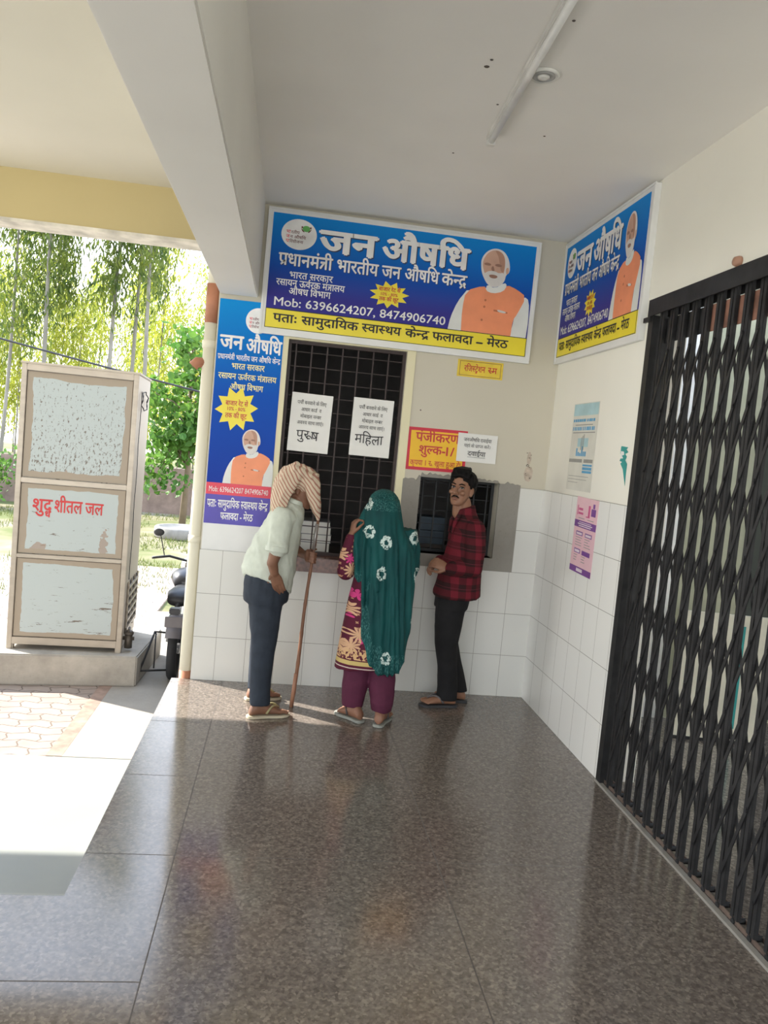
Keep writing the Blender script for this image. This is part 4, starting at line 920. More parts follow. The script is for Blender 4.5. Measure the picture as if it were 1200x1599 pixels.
sf.loft([ring(-1.73, -.50, 1.52, .07, .05), ring(-1.70, -.475, 1.44, .045, .03), ring(-1.68, -.47, 1.36, .03, .025), ring(-1.665, -.47, 1.29, .014, .016)], 18)
sf.tube([(-1.872, -.60, 1.50), (-1.80, -.662, 1.545), (-1.70, -.655, 1.50), (-1.66, -.60, 1.455)], [.018, .024, .022, .016], 10)
sf.tube([(-1.865, -.56, 1.53), (-1.79, -.63, 1.563), (-1.71, -.625, 1.535), (-1.652, -.56, 1.49)], [.016, .020, .02, .014], 10)
fuse('scarf', sf, M_SCARF, man1, .007, 2, fold_fn(.008, (16, 16, 9), 9, -1.0))
# the stick he holds
stk = thing('walking_stick', 'thin brown bamboo stick held upright by the person in the pale shirt', 'stick', tuple(st_bot))
M_CANE = mat('bamboo_brown', (.22, .105, .06), .5, 0, (22, .3), (40, .1), .4, (1, 1, .4))
sv = st_top-st_bot; mb = MB(); pts = []; rs = []
for i in range(41):
    t = i/40; pts.append(sv*t+Vector((.004*math.sin(t*9), .003*math.cos(t*7), 0))); rs.append(.0125-.004*t+(.0018 if i % 6 == 3 else 0))
mb.tube(pts, rs, 12); mb.build('shaft', M_CANE, stk, True)
MB().tube([sv*.0, sv*.17], [.0130, .0122], 12).build('rubbed_tip', mat('bare_reddish_wood', (.36, .18, .11), .5), stk, True)
MB().tube([sv*.80, sv*.93], [.0108, .0102], 12).build('metal_sleeve', mat('worn_sleeve', (.42, .40, .38), .3, .6), stk, True)

# ---- woman in a maroon flowered tunic under a long teal veil
sk = MB()
T2 = Matrix.Translation((-1.225, -.545, 1.325)) @ Euler((math.radians(6), 0, math.radians(172)), 'XYZ').to_matrix().to_4x4()
add_head(sk, T2, .93)
sk.loft([ring(-1.22, -.62, .72, .15, .11), ring(-1.22, -.62, .95, .125, .10), ring(-1.22, -.61, 1.10, .15, .095), ring(-1.22, -.59, 1.16, .14, .075), ring(-1.22, -.565, 1.21, .055, .05)])
LA2 = [(-1.365, -.60, 1.13), (-1.425, -.625, .935), (-1.428, -.640, 1.09), (-1.415, -.655, 1.165)]
sk.chain(LA2[:2], [.046, .038]); sk.chain(LA2[1:], [.038, .028, .024])
add_hand(sk, LA2[3], (.05, .05, .5), (.9, .25, .1), (.7, .9, .6), .2, .078, -1, (.4, .6), .0078)
RA2 = [(-1.075, -.60, 1.13), (-1.03, -.50, .97), (-1.08, -.28, .955)]
sk.chain(RA2, [.046, .040, .027]); add_hand(sk, RA2[2], (-.25, .8, -.02), (0, 0, -1), (.25, .3, .2), .3, .08, 1, (.2, .2), .0078)
g1 = ((-1.262, -.735, .019), (-1.395, -.565, .019)); g2 = ((-1.165, -.80, .019), (-1.085, -.60, .019))
for hp, an, ft in (((-1.285, -.62, .70), (-1.312, -.665, .09), g1), ((-1.155, -.62, .70), (-1.148, -.735, .09), g2)):
    sk.chain([hp, ((hp[0]+an[0])/2, -.625, .40), an], [.075, .052, .034]); h = Vector(ft[0]).lerp(Vector(ft[1]), .15); sk.chain([an, (h.x, h.y, .05)], [.033, .029]); add_foot(sk, *ft)
wom = fuse('person', sk, M_SKIN2, None, .0052, 2)
tag(wom, 'person seen from behind in a long teal veil over a maroon flowered tunic', 'person')
def kurta_mat():
    t = NT('maroon_flowered_cloth'); P = t.tc(); x = t.n('ShaderNodeSeparateXYZ'); t.l(P, x.inputs[0])
    base = (.090, .012, .030)
    U = t.n('ShaderNodeCombineXYZ'); t.l(t.math('ADD', x.outputs[0], t.math('MULTIPLY', x.outputs[1], .6)), U.inputs[0]); t.l(x.outputs[2], U.inputs[1])
    def flowers(scale, col, petals, size, seed):
        """petalled motifs scattered in the cloth"""
        V = t.n('ShaderNodeTexVoronoi', feature='F1'); V.voronoi_dimensions = '2D'; t.l(t.map(U.outputs[0], (1, 1, 1), (0, 0, 0), (seed, seed*.7, 0)), V.inputs['Vector']); V.inputs['Scale'].default_value = scale; V.inputs['Randomness'].default_value = .75
        sub = t.n('ShaderNodeVectorMath', operation='SUBTRACT'); t.l(t.map(U.outputs[0], (1, 1, 1), (0, 0, 0), (seed, seed*.7, 0)), sub.inputs[0]); t.l(V.outputs['Position'], sub.inputs[1])
        s = t.n('ShaderNodeSeparateXYZ'); t.l(sub.outputs[0], s.inputs[0])
        an = t.math('ARCTAN2', s.outputs[1], s.outputs[0]); rad = t.math('POWER', t.math('ADD', t.math('POWER', s.outputs[0], 2.0), t.math('POWER', s.outputs[1], 2.0)), .5)
        lim = t.math('ADD', size*.12, t.math('MULTIPLY', t.math('POWER', t.math('ABSOLUTE', t.math('SINE', t.math('MULTIPLY', an, petals/2))), .8), size*.88))
        return t.math('LESS_THAN', rad, lim)
    f1_ = flowers(6.6, None, 11, .050, 3.1); f2_ = flowers(6.0, None, 7, .034, 7.7); f3_ = flowers(24, None, 4, .0085, 1.3)
    c = t.mix(f3_, base, (.50, .27, .16)); c = t.mix(f2_, c, (.55, .05, .20)); c = t.mix(f1_, c, (.62, .38, .23))
    Z = x.outputs[2]
    near = t.math('MULTIPLY', t.math('LESS_THAN', Z, .47), t.math('GREATER_THAN', Z, .405))
    c = t.mix(t.math('MULTIPLY', near, t.math('GREATER_THAN', t.noise(P, 60, 2), .5)), c, (.62, .40, .20))
    lowz = t.math('LESS_THAN', Z, .398); c = t.mix(lowz, c, base)
    b1 = t.math('MULTIPLY', t.math('LESS_THAN', Z, .398), t.math('GREATER_THAN', Z, .372)); c = t.mix(b1, c, (.55, .42, .16))
    b2 = t.math('MULTIPLY', t.math('LESS_THAN', Z, .357), t.math('GREATER_THAN', Z, .351)); c = t.mix(b2, c, (.6, .5, .45))
    t.base(c); t.pbr(.75, 0, .2); return t.m
M_KURTA = kurta_mat()
ku = MB()
ku.loft([ring(-1.245, -.635, .335, .205, .150, .08, (.012, -.01)), ring(-1.24, -.635, .45, .195, .145), ring(-1.235, -.63, .62, .180, .135), ring(-1.225, -.625, .78, .170, .130), ring(-1.22, -.62, .92, .150, .115), ring(-1.22, -.61, 1.05, .158, .112), ring(-1.22, -.60, 1.13, .160, .095), ring(-1.22, -.585, 1.19, .10, .07)], 28)
kurta = fuse('tunic', ku, M_KURTA, wom, .008, 2, fold_fn(.006, (10, 10, 2), 4))
sl = MB(); sl.chain([(-1.355, -.60, 1.13), (-1.415, -.625, 1.02), (-1.43, -.63, .94)], [.062, .058, .055]); sl.chain([(-1.43, -.63, .93), (-1.432, -.640, 1.04), (-1.418, -.652, 1.14)], [.054, .044, .036])
sl.chain([(-1.08, -.60, 1.12), (-1.03, -.50, .97), (-1.06, -.36, .96)], [.060, .054, .042])
fuse('sleeves', sl, M_KURTA, kurta, .007, 2, fold_fn(.004, (14, 14, 8), 8))
tr = MB()
for cx, ax_, ay in ((-1.30, -1.315, -.655), (-1.15, -1.140, -.725)):
    tr.loft([ring(cx, -.63, .62, .085, .095), ring(cx, -.63, .40, .088, .088), ring((cx+ax_)/2, (-.63+ay)/2, .24, .083, .082), ring(ax_, ay, .14, .072, .070), ring(ax_, ay, .085, .062, .062)], 20)
fuse('trousers', tr, cloth('maroon_trousers', (.095, .022, .048), .8, .12), wom, .008, 2, fold_fn(.007, (8, 8, 8), 1, .6))
M_SOLE2 = mat('grey_green_rubber', (.28, .29, .26), .7); M_STRAP2 = mat('dark_strap', (.06, .05, .05), .6)
sandal(wom, *g1, M_SOLE2, M_STRAP2, 1); sandal(wom, *g2, M_SOLE2, M_STRAP2, -1)
def veil_mat():
    t = NT('teal_tie_dyed_cloth'); P = t.tc(); x = t.n('ShaderNodeSeparateXYZ'); t.l(P, x.inputs[0])
    c = t.ramp(t.noise(t.map(P, (1, 1, .3)), 9, 4), [(.3, (.003, .042, .045)), (.7, (.006, .082, .080))])
    fine = t.math('GREATER_THAN', t.noise(t.map(P, (1.6, 1.6, .5)), 120, 2), .55)
    edge = t.math('MAXIMUM', t.math('GREATER_THAN', t.noise(P, 3.3, 2), .56), t.math('MAXIMUM', t.math('LESS_THAN', x.outputs[2], .46), t.math('GREATER_THAN', x.outputs[2], 1.33)))
    c = t.mix(t.math('MULTIPLY', t.math('MULTIPLY', fine, edge), .45), c, (.09, .27, .25))
    V = t.n('ShaderNodeTexVoronoi'); V.voronoi_dimensions = '2D'
    U = t.n('ShaderNodeCombineXYZ'); t.l(x.outputs[0], U.inputs[0]); t.l(x.outputs[2], U.inputs[1]); mp = t.map(U.outputs[0], (1, .8, 1), (0, 0, 0), (.31, .12, 0))
    t.l(mp, V.inputs['Vector']); V.inputs['Scale'].default_value = 5.2; V.inputs['Randomness'].default_value = .8
    d = V.outputs['Distance']; n_ = t.math('MULTIPLY', t.math('SUBTRACT', t.noise(P, 45, 3), .5), .16)
    d = t.math('ADD', d, n_)
    r = t.math('MULTIPLY', t.math('GREATER_THAN', d, .07), t.math('LESS_THAN', d, .17))
    r = t.math('MULTIPLY', r, t.math('GREATER_THAN', t.noise(P, 75, 2), .44))
    b = t.n('ShaderNodeRGBToBW'); t.l(V.outputs['Color'], b.inputs[0]); r = t.math('MULTIPLY', r, t.math('GREATER_THAN', b.outputs[0], .42))
    c = t.mix(r, c, (.55, .66, .62)); t.base(c); t.pbr(.7, 0, .25); return t.m
M_VEIL = veil_mat()
ve = MB()
ve.ell((-1.222, -.565, 1.352), (.104, .124, .108))
ve.loft([ring(-1.222, -.60, 1.40, .09, .085), ring(-1.228, -.63, 1.32, .115, .090), ring(-1.225, -.655, 1.22, .130, .095), ring(-1.20, -.675, 1.13, .150, .095), ring(-1.185, -.70, 1.03, .162, .080), ring(-1.175, -.72, .90, .160, .065), ring(-1.172, -.735, .75, .152, .055), ring(-1.165, -.75, .60, .145, .050), ring(-1.155, -.76, .45, .120, .045), ring(-1.145, -.765, .36, .095, .035), ring(-1.14, -.765, .335, .06, .03)], 28)
ve.loft([ring(-1.06, -.60, 1.22, .05, .06), ring(-1.04, -.58, 1.12, .062, .085), ring(-1.02, -.55, 1.02, .060, .095), ring(-1.022, -.54, .93, .045, .085), ring(-1.03, -.55, .84, .02, .05)], 20)
ve.tube([(-1.255, -.55, 1.42), (-1.315, -.60, 1.34), (-1.362, -.635, 1.25), (-1.368, -.665, 1.15), (-1.352, -.69, 1.02), (-1.348, -.69, .93), (-1.345, -.69, .88)], [.03, .028, .022, .030, .034, .024, .010], 12)
ve.tube([(-1.345, -.70, 1.2), (-1.33, -.75, 1.1), (-1.325, -.76, .95), (-1.322, -.76, .80), (-1.32, -.755, .74)], [.016, .026, .026, .022, .008], 12)
ve.tube([(-1.27, -.62, 1.36), (-1.315, -.67, 1.24), (-1.318, -.71, 1.10), (-1.31, -.725, .98), (-1.305, -.735, .85), (-1.30, -.735, .72)], [.03, .034, .034, .032, .026, .016], 12)
ve.tube([(-1.24, -.66, 1.32), (-1.25, -.735, 1.15), (-1.25, -.765, 1.0), (-1.235, -.775, .85)], [.03, .028, .026, .016], 12)
ve.tube([(-1.36, -.62, 1.24), (-1.30, -.60, 1.215)], [.02, .03], 10)
def veil_folds(p):
    k = min(1.0, max(.15, (1.36-p.z)/.25)); a = noise.noise(Vector((p.x*24+p.z*2.2, p.y*9, p.z*1.1)))
    b = noise.noise(Vector((p.x*46-p.z*4, p.y*20, p.z*2.0)))
    return k*(.016*(1-2.6*abs(a))+.007*b)
fuse('veil', ve, M_VEIL, wom, .007, 1, veil_folds)

# ---- young man in a red checked shirt looking back over his shoulder
sk = MB()
T3 = Matrix.Translation((-.668, -.285, 1.492)) @ Euler((math.radians(-5), math.radians(3), math.radians(-36)), 'XYZ').to_matrix().to_4x4()
add_head(sk, T3)
sk.chain([(-.625, -.265, 1.30), (-.648, -.272, 1.40)], [.056, .052])
sk.loft([ring(-.63, -.27, .78, .105, .15), ring(-.62, -.27, .98, .10, .145), ring(-.605, -.27, 1.15, .10, .165), ring(-.605, -.27, 1.25, .075, .15), ring(-.615, -.27, 1.31, .055, .07)])
LA3 = [(-.585, -.44, 1.23), (-.585, -.475, .99), (-.735, -.41, .965)]
RA3 = [(-.60, -.10, 1.23), (-.61, -.075, .99), (-.76, -.20, .985)]
sk.chain(LA3, [.05, .042, .027]); sk.chain(RA3, [.05, .042, .027])
add_hand(sk, LA3[2], (-.72, .30, .25), (.25, .8, -.5), (.35, .55, .4), .2, .085, 1, (.2, .3), .0082)
add_hand(sk, RA3[2], (-.62, -.35, -.25), (.1, -.6, -.6), (.5, .7, .5), .2, .085, -1, (.3, .4), .0082)
h1 = ((-.575, -.315, .021), (-.815, -.335, .021)); h2 = ((-.478, -.205, .021), (-.695, -.165, .021))
for hp, kn, an, ft in (((-.655, -.33, .74), (-.685, -.335, .44), (-.632, -.32, .09), h1), ((-.655, -.20, .74), (-.655, -.195, .44), (-.535, -.20, .09), h2)):
    sk.chain([hp, kn, an], [.078, .055, .036]); h = Vector(ft[0]).lerp(Vector(ft[1]), .16); sk.chain([an, (h.x, h.y, .05)], [.034, .03]); add_foot(sk, *ft)
yng = fuse('person', sk, M_SKIN3, None, .0046, 2)
tag(yng, 'person in a red checked shirt and black trousers, face turned back over the shoulder', 'person')
W3 = lambda p: T3 @ Vector(p)
def local_part(name, mb, m, parent, smooth=True):
    q = MB(); q.add([W3(v) for v in mb.v], mb.f); return q.build(name, m, parent, smooth)
for s in (-1, 1):
    e = local_part('eye', MB().ell((s*.031, -.0735, .004), (.0145, .0125, .0078)), M_EYE, yng)
    local_part('iris', MB().ell((s*.031+.003, -.0838, .004), (.0062, .003, .0066)), M_IRIS, e)
    local_part('upper_lid', MB().tube([(s*.031-.016, -.0775, .004), (s*.031-.008, -.0855, .0105), (s*.031+.008, -.0855, .0105), (s*.031+.016, -.0775, .004)], .0022, 6), M_HAIR, e)
    local_part('eyebrow', MB().tube([(s*.013, -.0885, .0225), (s*.030, -.0905, .0285), (s*.050, -.078, .0225)], [.0035, .0045, .0025], 8), M_HAIR, yng)
mst = MB()
for s in (-1, 1): mst.tube([(s*.002, -.0995, -.053), (s*.014, -.0965, -.0565), (s*.027, -.086, -.0655)], [.0045, .005, .0025], 8)
local_part('moustache', mst, M_HAIR, yng)
local_part('lips', MB().ell((0, -.0915, -.0685), (.0215, .0075, .0038)).ell((0, -.0905, -.0775), (.0175, .0075, .0048)), mat('lip_brown', (.20, .075, .06), .45), yng)
hq = MB()
hq.ell((0, .026, .056), (.086, .102, .078)); hq.ell((0, .062, .012), (.074, .062, .068))
for i in range(9):
    a = -.055+.013*i; hq.chain([(a*.6, .0, .135), (a*.95+.006, -.062, .118), (a*1.08+.012, -.083, .088-.25*abs(a))], [.016, .017, .010], 8)
for s in (-1, 1): hq.chain([(s*.066, -.03, .09), (s*.074, -.022, .05), (s*.072, -.016, .012)], [.018, .014, .007], 8)
hm = MB(); hm.add([W3(v) for v in hq.v], hq.f)
fuse('hair', hm, M_HAIR, yng, .005, 2, fold_fn(.003, (40, 40, 20), 3))
def plaid():
    t = NT('red_checked_cloth'); P = t.tc(); x = t.n('ShaderNodeSeparateXYZ'); t.l(P, x.inputs[0])
    hsum = t.math('ADD', t.math('MULTIPLY', x.outputs[0], 1.0), t.math('MULTIPLY', x.outputs[1], .3))
    va = t.math('LESS_THAN', t.math('ABSOLUTE', t.math('SUBTRACT', t.math('FRACT', t.math('MULTIPLY', hsum, 11.0)), .5)), .26)
    vb = t.math('LESS_THAN', t.math('ABSOLUTE', t.math('SUBTRACT', t.math('FRACT', t.math('ADD', t.math('MULTIPLY', x.outputs[2], 11.0), .2)), .5)), .26)
    k = t.math('MULTIPLY', t.math('ADD', va, vb), .5)
    c = t.ramp(k, [(.0, (.150, .016, .026)), (.5, (.085, .013, .018)), (1.0, (.032, .013, .014))])
    fine = lines(t, x.outputs[2], .02, .0909, .0018)
    c = t.mix(t.math('MULTIPLY', fine, .5), c, (.20, .035, .055)); t.base(c); t.pbr(.85, 0, .15); t.bump(t.noise(P, 200, 2), .08, .002); return t.m
M_PLAID = plaid()
sh = MB()
sh.loft([ring(-.632, -.27, .765, .158, .185, 0, (.004, 0)), ring(-.628, -.27, .85, .148, .182), ring(-.618, -.27, .98, .130, .178), ring(-.606, -.27, 1.10, .115, .180), ring(-.602, -.27, 1.20, .106, .185), ring(-.606, -.27, 1.265, .090, .15), ring(-.618, -.27, 1.315, .068, .085, 0, (.018, 0)), ring(-.626, -.27, 1.345, .060, .065, 0, (.018, 0))], 28)
sh.chain([(-.585, -.425, 1.235), (-.58, -.465, 1.11), (-.585, -.478, .99)], [.068, .062, .056]); sh.chain([(-.585, -.478, .985), (-.66, -.445, .975), (-.715, -.418, .968)], [.056, .050, .044])
sh.chain([(-.60, -.115, 1.235), (-.605, -.08, 1.11), (-.61, -.075, .99)], [.066, .060, .054]); sh.chain([(-.61, -.078, .985), (-.69, -.14, .985), (-.745, -.188, .985)], [.054, .048, .042])
shirt3 = fuse('shirt', sh, M_PLAID, yng, .008, 2, lambda p: fold_fn(.008, (9, 9, 6), 7, .8)(p)+.3*fold_fn(.008, (22, 22, 12), 2, .7)(p))
cl = MB()
cl.loft([ring(-.622, -.27, 1.325, .070, .082, 0, (.022, 0)), ring(-.632, -.272, 1.372, .064, .068, 0, (.020, 0))], 22)
cl.chain([(-.665, -.325, 1.34), (-.700, -.325, 1.27), (-.715, -.33, 1.20)], [.018, .016, .008], 8); cl.chain([(-.672, -.215, 1.34), (-.705, -.225, 1.27), (-.72, -.24, 1.20)], [.018, .016, .008], 8)
fuse('collar', cl, M_PLAID, shirt3, .005, 2)
tr = MB()
tr.loft([ring(-.645, -.27, .86, .115, .150), ring(-.655, -.27, .76, .118, .155), ring(-.662, -.27, .68, .112, .150)])
tr.loft([ring(-.668, -.335, .74, .100, .078), ring(-.682, -.34, .56, .092, .074), ring(-.682, -.335, .44, .078, .068), ring(-.658, -.325, .28, .066, .062), ring(-.640, -.32, .14, .068, .062), ring(-.640, -.32, .055, .070, .062)], 20)
tr.loft([ring(-.655, -.20, .74, .100, .078), ring(-.660, -.20, .56, .088, .074), ring(-.645, -.195, .44, .074, .066), ring(-.595, -.20, .28, .064, .060), ring(-.548, -.20, .14, .062, .060), ring(-.535, -.20, .085, .062, .060)], 20)
fuse('trousers', tr, cloth('black_trousers', (.014, .014, .015), .8, .2), yng, .008, 2, fold_fn(.004, (7, 7, 5), 3, .6))
M_SOLE3 = mat('dark_grey_rubber', (.045, .045, .048), .7); M_STRAP3 = mat('grey_strap', (.12, .11, .11), .6)
sandal(yng, *h1, M_SOLE3, M_STRAP3, 1); sandal(yng, *h2, M_SOLE3, M_STRAP3, -1)

# ================================================================== YARD: TREES, SHRUBS, GRASS, MOTORCYCLE
random.seed(21)
def leaf_mat(name, c1, c2, trans):
    t = NT(name); P = t.tc()
    c = t.ramp(t.noise(P, 1.1, 3), [(.35, c1), (.65, c2)])
    t.base(c); t.pbr(.5, 0, .3)
    tr_ = t.n('ShaderNodeBsdfTranslucent'); t.l(c, tr_.inputs[0]); mx = t.n('ShaderNodeMixShader'); mx.inputs[0].default_value = trans
    out = [n for n in t.t.nodes if n.type == 'OUTPUT_MATERIAL'][0]
    t.l(t.b.outputs[0], mx.inputs[1]); t.l(tr_.outputs[0], mx.inputs[2]); t.l(mx.outputs[0], out.inputs[0]); return t.m
M_EUC = leaf_mat('drooping_leaf_green', (.045, .085, .02), (.16, .20, .03), .5)
M_EUC2 = leaf_mat('yellow_green_leaf', (.20, .26, .04), (.44, .44, .06), .6)
M_BROAD = leaf_mat('broad_leaf_green', (.05, .14, .025), (.13, .25, .04), .45)
M_BARK = mat('pale_grey_bark', (.20, .19, .165), .8, 0, (3, .3), None, .3, (1, 1, .3)); M_BARK2 = mat('brown_bark', (.20, .15, .11), .9)
def leaves(mb, c, n, spread, ln, wd, droop):
    for _ in range(n):
        p = Vector((random.gauss(0, spread[0]), random.gauss(0, spread[0]), random.gauss(0, spread[1])))+c
        d = Vector((random.gauss(0, .45), random.gauss(0, .45), -droop+random.gauss(0, .4))).normalized()*ln*random.uniform(.7, 1.3)
        s = Vector((random.gauss(0, 1), random.gauss(0, 1), random.gauss(0, .5))).cross(d).normalized()*wd
        mb.add([p, p+d*.4+s, p+d, p+d*.4-s], [(0, 1, 2, 3)])
def slim_tree(name, h, r, fol0, n_cl, seed, lm, per=46, wid=1.0, lean=.02):
    random.seed(seed); t = bpy.data.objects.new(name, None); COL.objects.link(t); t.empty_display_size = .5
    tk = []
    ph = random.uniform(0, 6)
    for i in range(13):
        q = i/12; tk.append((lean*h*q+.12*math.sin(q*5+ph)*q, .10*math.sin(q*4+ph*2)*q, h*q))
    mb = MB(); mb.tube(tk, [r*(1-.75*i/12) for i in range(13)], 8)
    fo = MB()
    for k in range(n_cl):
        q = fol0+(1-fol0)*(k+random.random())/n_cl; i = min(11, int(q*12)); a = Vector(tk[i]).lerp(Vector(tk[i+1]), q*12-i)
        ang = random.uniform(0, 6.28); ln = wid*random.uniform(.35, 1.0)*(1.15-q*.6)*1.6
        e = a+Vector((math.cos(ang)*ln, math.sin(ang)*ln, random.uniform(.2, .9)*ln))
        mb.tube([a, (a+e)/2+Vector((0, 0, .1)), e], [r*.16, r*.11, r*.05], 5)
        for u in (.55, .8, 1.0): leaves(fo, a.lerp(e, u)-Vector((0, 0, .25*u)), per//3, (.30, .50), .36, .038, 1.1)
    mb.build('trunk', M_BARK, t, True); fo.build('foliage', lm, t)
    return t
protos = [slim_tree('eucalyptus_tree', 17, .10, .40, 40, 101, M_EUC, 75), slim_tree('eucalyptus_tree', 15, .085, .34, 38, 102, M_EUC, 75, 1.1, .035), slim_tree('eucalyptus_tree', 18, .10, .44, 38, 103, M_EUC, 75, 1.0, .01)]
for o in protos:
    for c in o.children: c.hide_render = False
far = [slim_tree('eucalyptus_sapling', 12, .045, .18, 50, 104, M_EUC2, 40, .9, .02), slim_tree('eucalyptus_sapling', 13.5, .05, .24, 50, 105, M_EUC2, 40, .9, .0)]
G1 = 'eucalyptus trees in the first row behind the wall'; G2 = 'slender yellow-green trees farther back'
ROW = [(-13.15, 28, 1, 0, 'leftmost tall pale-trunked eucalyptus leaning right beyond the wall'), (-12.2, 30, 0, 2.1, 'second tall eucalyptus from the left, just left of the cooler'), (-11.5, 27.6, 2, 4.0, 'tall straight eucalyptus whose pale trunk rises behind the left half of the cooler'), (-9.2, 28, 0, .9, 'eucalyptus with a pale trunk behind the right half of the cooler'), (-8.5, 29, 2, 5.2, 'slim eucalyptus close right of the trunk behind the cooler top'), (-7.45, 26.5, 2, 3.0, 'thick pale-trunked eucalyptus above the right edge of the cooler')]
used = set()
for x, y, k, rz, lab in ROW:
    o = protos[k] if k not in used else copy_tree(protos[k]); used.add(k)
    o.location = (x, y, GZ); o.rotation_euler = (0, 0, rz); tag(o, lab, 'tree', G1)
random.seed(5); first = [True, True]
i = 0
for row, (yy, n, x0, x1) in enumerate(((34, 9, -19, -6), (41, 9, -23, -6), (50, 10, -29, -7))):
    for j in range(n):
        k = i % 2; o = far[k] if first[k] else copy_tree(far[k]); first[k] = False
        o.location = (x0+(x1-x0)*(j+random.uniform(.2, .8))/n, yy+random.uniform(-2, 2), GZ); o.rotation_euler = (0, 0, random.uniform(0, 6)); s_ = random.uniform(.72, 1.05)*(1+.1*row); o.scale = (s_, s_, s_*random.uniform(.7, 1.0))
        tag(o, 'slender yellow-green tree in the grove far behind the boundary wall', 'tree', G2); i += 1
# broad-leaved tree beside the pipe and low shrub by the left wall
def broad_leaves(mb, c, n, sp, size):
    for _ in range(n):
        p = c+Vector((random.gauss(0, sp[0]), random.gauss(0, sp[0]), random.gauss(0, sp[1])))
        d = Vector((random.gauss(0, .6), random.gauss(0, .6), random.gauss(-.35, .5))).normalized(); s = d.cross(Vector((random.gauss(0, 1), random.gauss(0, 1), random.gauss(.8, .6)))).normalized()
        L = size*random.uniform(.6, 1.25); n_ = d.cross(s)*L*.10
        mb.add([p, p+d*L*.25+s*L*.36, p+d*L*.6+s*L*.33+n_, p+d*L, p+d*L*.6-s*L*.33+n_, p+d*L*.25-s*L*.36], [(0, 1, 2, 3), (0, 3, 4, 5)])
bt = thing('broadleaf_tree', 'leafy broad-leaved tree between the cooler and the drain pipe', 'tree', (-4.35, 15.2, GZ))
mb = MB(); fo = MB(); mb.tube([(0, 0, 0), (.05, 0, 1.4), (-.05, .05, 2.6), (.0, 0, 4.6)], [.09, .075, .06, .02], 8)
random.seed(8)
for k in range(26):
    z = random.uniform(1.9, 4.7); a = random.uniform(0, 6.28); r = random.uniform(.3, 1.25)*(1 if z < 3.6 else .7); e = Vector((math.cos(a)*r, math.sin(a)*r, z)); mb.tube([(0, 0, z-.5), e*.5+Vector((0, 0, (z-.5)*.5+.1)), e], [.025, .018, .008], 5); broad_leaves(fo, e, 62, (.24, .22), .20)
for e in ((-.55, -.6, 1.35), (-.35, -.7, 1.7), (-.75, -.5, 1.05), (-.2, -.6, 1.2), (-.9, -.4, 1.6)):
    mb.tube([(0, 0, 1.6), (e[0]*.5, e[1]*.5, 1.9), e], [.02, .014, .006], 5); broad_leaves(fo, Vector(e), 60, (.22, .20), .15)
mb.build('trunk', M_BARK2, bt, True); fo.build('foliage', M_BROAD, bt)
sb = thing('shrub', 'low dark green shrub at the far left beside the boundary wall', 'shrub', (-9.6, 16.4, GZ))
mb = MB(); fo = MB()
for k in range(14):
    e = Vector((random.uniform(-.8, .5), random.uniform(-.4, .4), random.uniform(.2, 1.35))); mb.tube([(0, 0, 0), e], [.02, .006], 5); broad_leaves(fo, e, 60, (.2, .2), .14)
mb.build('stems', M_BARK2, sb); fo.build('foliage', M_BROAD, sb)
# bamboo-like thicket stems between the trunks, behind the wall
rg = thing('concrete_ring', 'low round concrete ring lying in the grass behind the pipe', 'well ring', (-4.05, 12.9, GZ))
MB().lathe((0, 0, 0), [(.50, -.03), (.60, -.03), (.62, .0), (.62, .19), (.59, .22), (.52, .22), (.50, .19)], 40).build('ring', cement('ring_concrete', (.24, .225, .20), .25), rg, True)
random.seed(31); gm = MB()
for _ in range(9000):
    y = random.uniform(5.3, 17.5); x = -2.6-(y+5.6)*random.uniform(.02, .30)
    if noise.noise(Vector((x*.5, y*.45, 3))) < -.05: continue
    h = random.uniform(.04, .12); a = random.uniform(0, 6.28); w_ = .010; l_ = Vector((random.gauss(0, .03), random.gauss(0, .03), h)); b = Vector((x, y, GZ-.032)); s = Vector((math.cos(a), math.sin(a), 0))*w_
    gm.add([b-s, b+s, b+l_], [(0, 1, 2)])
tag(gm.build('grass', leaf_mat('grass_blade', (.09, .13, .03), (.17, .18, .05), .4)), 'patchy short grass in the yard behind the cooler', 'grass', None, 'stuff')
# motorcycle half hidden behind the wall corner, tail toward us
mc = thing('motorcycle', 'parked motorcycle half hidden behind the drain pipe, its tail wheel showing', 'motorcycle', (-2.765, 2.10, GZ), math.radians(2))
M_RUB = mat('tyre_rubber', (.020, .020, .021), .8); M_BLK = mat('black_plastic', (.025, .025, .027), .45); M_CHR = mat('chrome', (.55, .55, .55), .2, .9); M_MUD = mat('faded_mudguard', (.16, .145, .15), .5); M_TNK = mat('dark_grey_tank', (.045, .045, .05), .3)
def wheel(y, nm):
    q = MB(); n = 32
    vs = []; fs = []
    for k in range(n):
        a = 2*PI*k/n
        for j in range(10):
            b = 2*PI*j/10; R = .255+.045*math.cos(b); vs.append((.045*math.sin(b), y+R*math.cos(a), .30+R*math.sin(a)))
    for k in range(n):
        for j in range(10): fs.append((k*10+j, k*10+(j+1) % 10, ((k+1) % n)*10+(j+1) % 10, ((k+1) % n)*10+j))
    o = q.add(vs, fs).build(nm, M_RUB, mc, True)
    MB().tube([(-.05, y, .30), (.05, y, .30)], .05, 14).build('hub', M_CHR, o, True)
    for k in range(10):
        a = 2*PI*k/10; MB().tube([(0, y, .30), (0, y+.22*math.cos(a), .30+.22*math.sin(a))], .005, 5).build('spoke', M_CHR, o)
wheel(0, 'rear_wheel'); wheel(1.28, 'front_wheel')
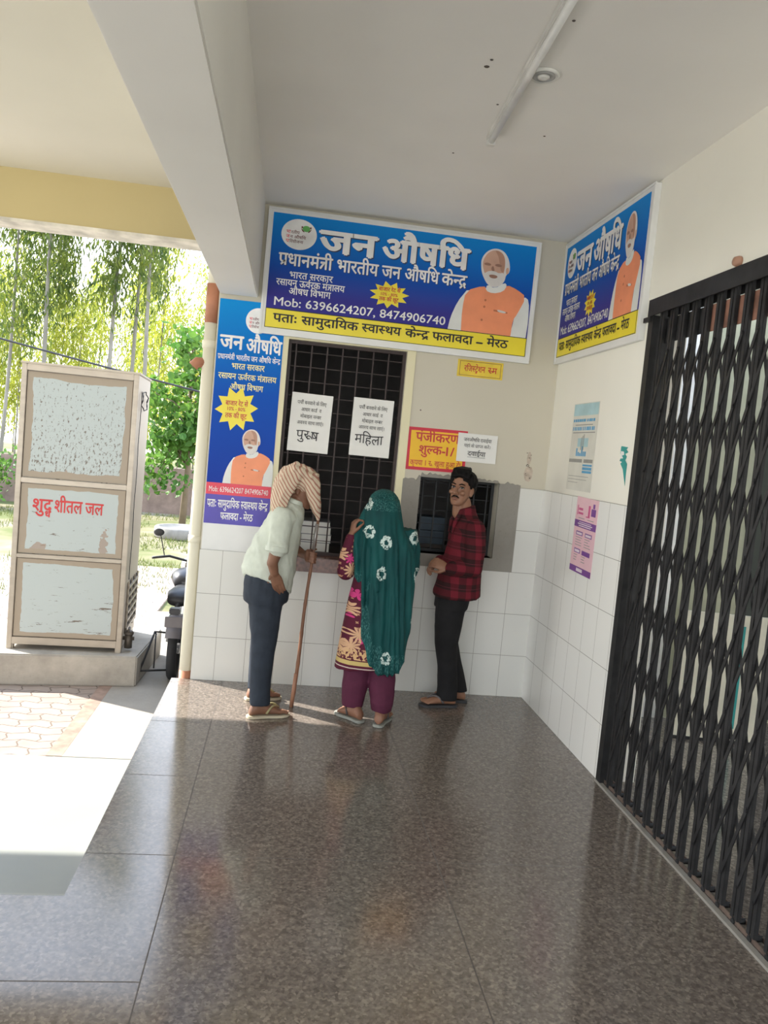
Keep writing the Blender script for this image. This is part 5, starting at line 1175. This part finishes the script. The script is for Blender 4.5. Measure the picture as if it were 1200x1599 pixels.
def fender(y, a0, a1, nm, m):
    q = MB(); vs = []; fs = []; n = 14
    for k in range(n+1):
        a = math.radians(a0+(a1-a0)*k/n)
        for j, xx in enumerate((-.07, -.06, .06, .07)):
            R = .325 if j in (1, 2) else .30; vs.append((xx, y+R*math.cos(a), .30+R*math.sin(a)))
    for k in range(n):
        for j in range(3): fs.append((k*4+j, k*4+j+1, k*4+j+5, k*4+j+4))
    return q.add(vs, fs).build(nm, m, mc, True)
fender(0, 60, 150, 'rear_mudguard', M_MUD); fender(1.28, 10, 150, 'front_mudguard', M_TNK)
MB().loft([((0, .05, .74), (.10, 0, 0), (0, 0, .05)), ((0, .35, .76), (.13, 0, 0), (0, 0, .06)), ((0, .62, .75), (.10, 0, 0), (0, 0, .06))], 18).build('seat', M_BLK, mc, True)
MB().loft([((0, .60, .80), (.09, 0, 0), (0, 0, .08)), ((0, .80, .84), (.15, 0, 0), (0, 0, .11)), ((0, 1.0, .82), (.10, 0, 0), (0, 0, .08))], 18).build('fuel_tank', M_TNK, mc, True)
MB().tube([(0, 1.28, .30), (0, 1.02, .90)], .03, 10).tube([(0, 0, .32), (0, .45, .38), (0, .85, .35), (0, 1.04, .85)], .03, 10).tube([(0, 0.02, .70), (0, .9, .78)], .025, 10).build('frame', M_BLK, mc, True)
MB().box((-.12, .38, .22), (.12, .78, .52)).build('engine', M_CHR, mc, False, .03)
MB().tube([(-.36, .86, 1.02), (-.20, .98, 1.03), (0, 1.03, .98), (.20, .98, 1.03), (.36, .86, 1.02)], .014, 8).build('handlebar', M_BLK, mc, True)
for s in (-1, 1):
    q = MB().tube([(s*.25, .97, 1.03), (s*.30, .95, 1.25)], .006, 6).build('mirror_stem', M_BLK, mc)
    MB().ell((s*.32, .95, 1.28), (.055, .012, .04)).build('mirror', M_BLK, q, True)
MB().ell((0, 1.14, .92), (.09, .07, .09)).build('headlamp', M_CHR, mc, True)
MB().box((-.05, -.24, .67), (.05, -.14, .73)).build('tail_lamp', M_TNK, mc, False, .01)
MB().box((-.08, -.27, .56), (.08, -.255, .66)).build('number_plate_holder', M_MUD, mc, False, .004)
MB().tube([(-.10, .18, .40), (-.20, .12, .42), (-.27, -.10, .16), (-.28, -.12, .10), (-.06, -.02, .09)], .010, 8).tube([(-.19, .12, .42), (-.17, -.05, .11)], .007, 8).build('saree_guard', M_BLK, mc, True)
MB().tube([(.11, -.25, .30), (.12, .1, .28), (.11, .6, .25)], [.04, .038, .02], 12).build('silencer', M_CHR, mc, True)
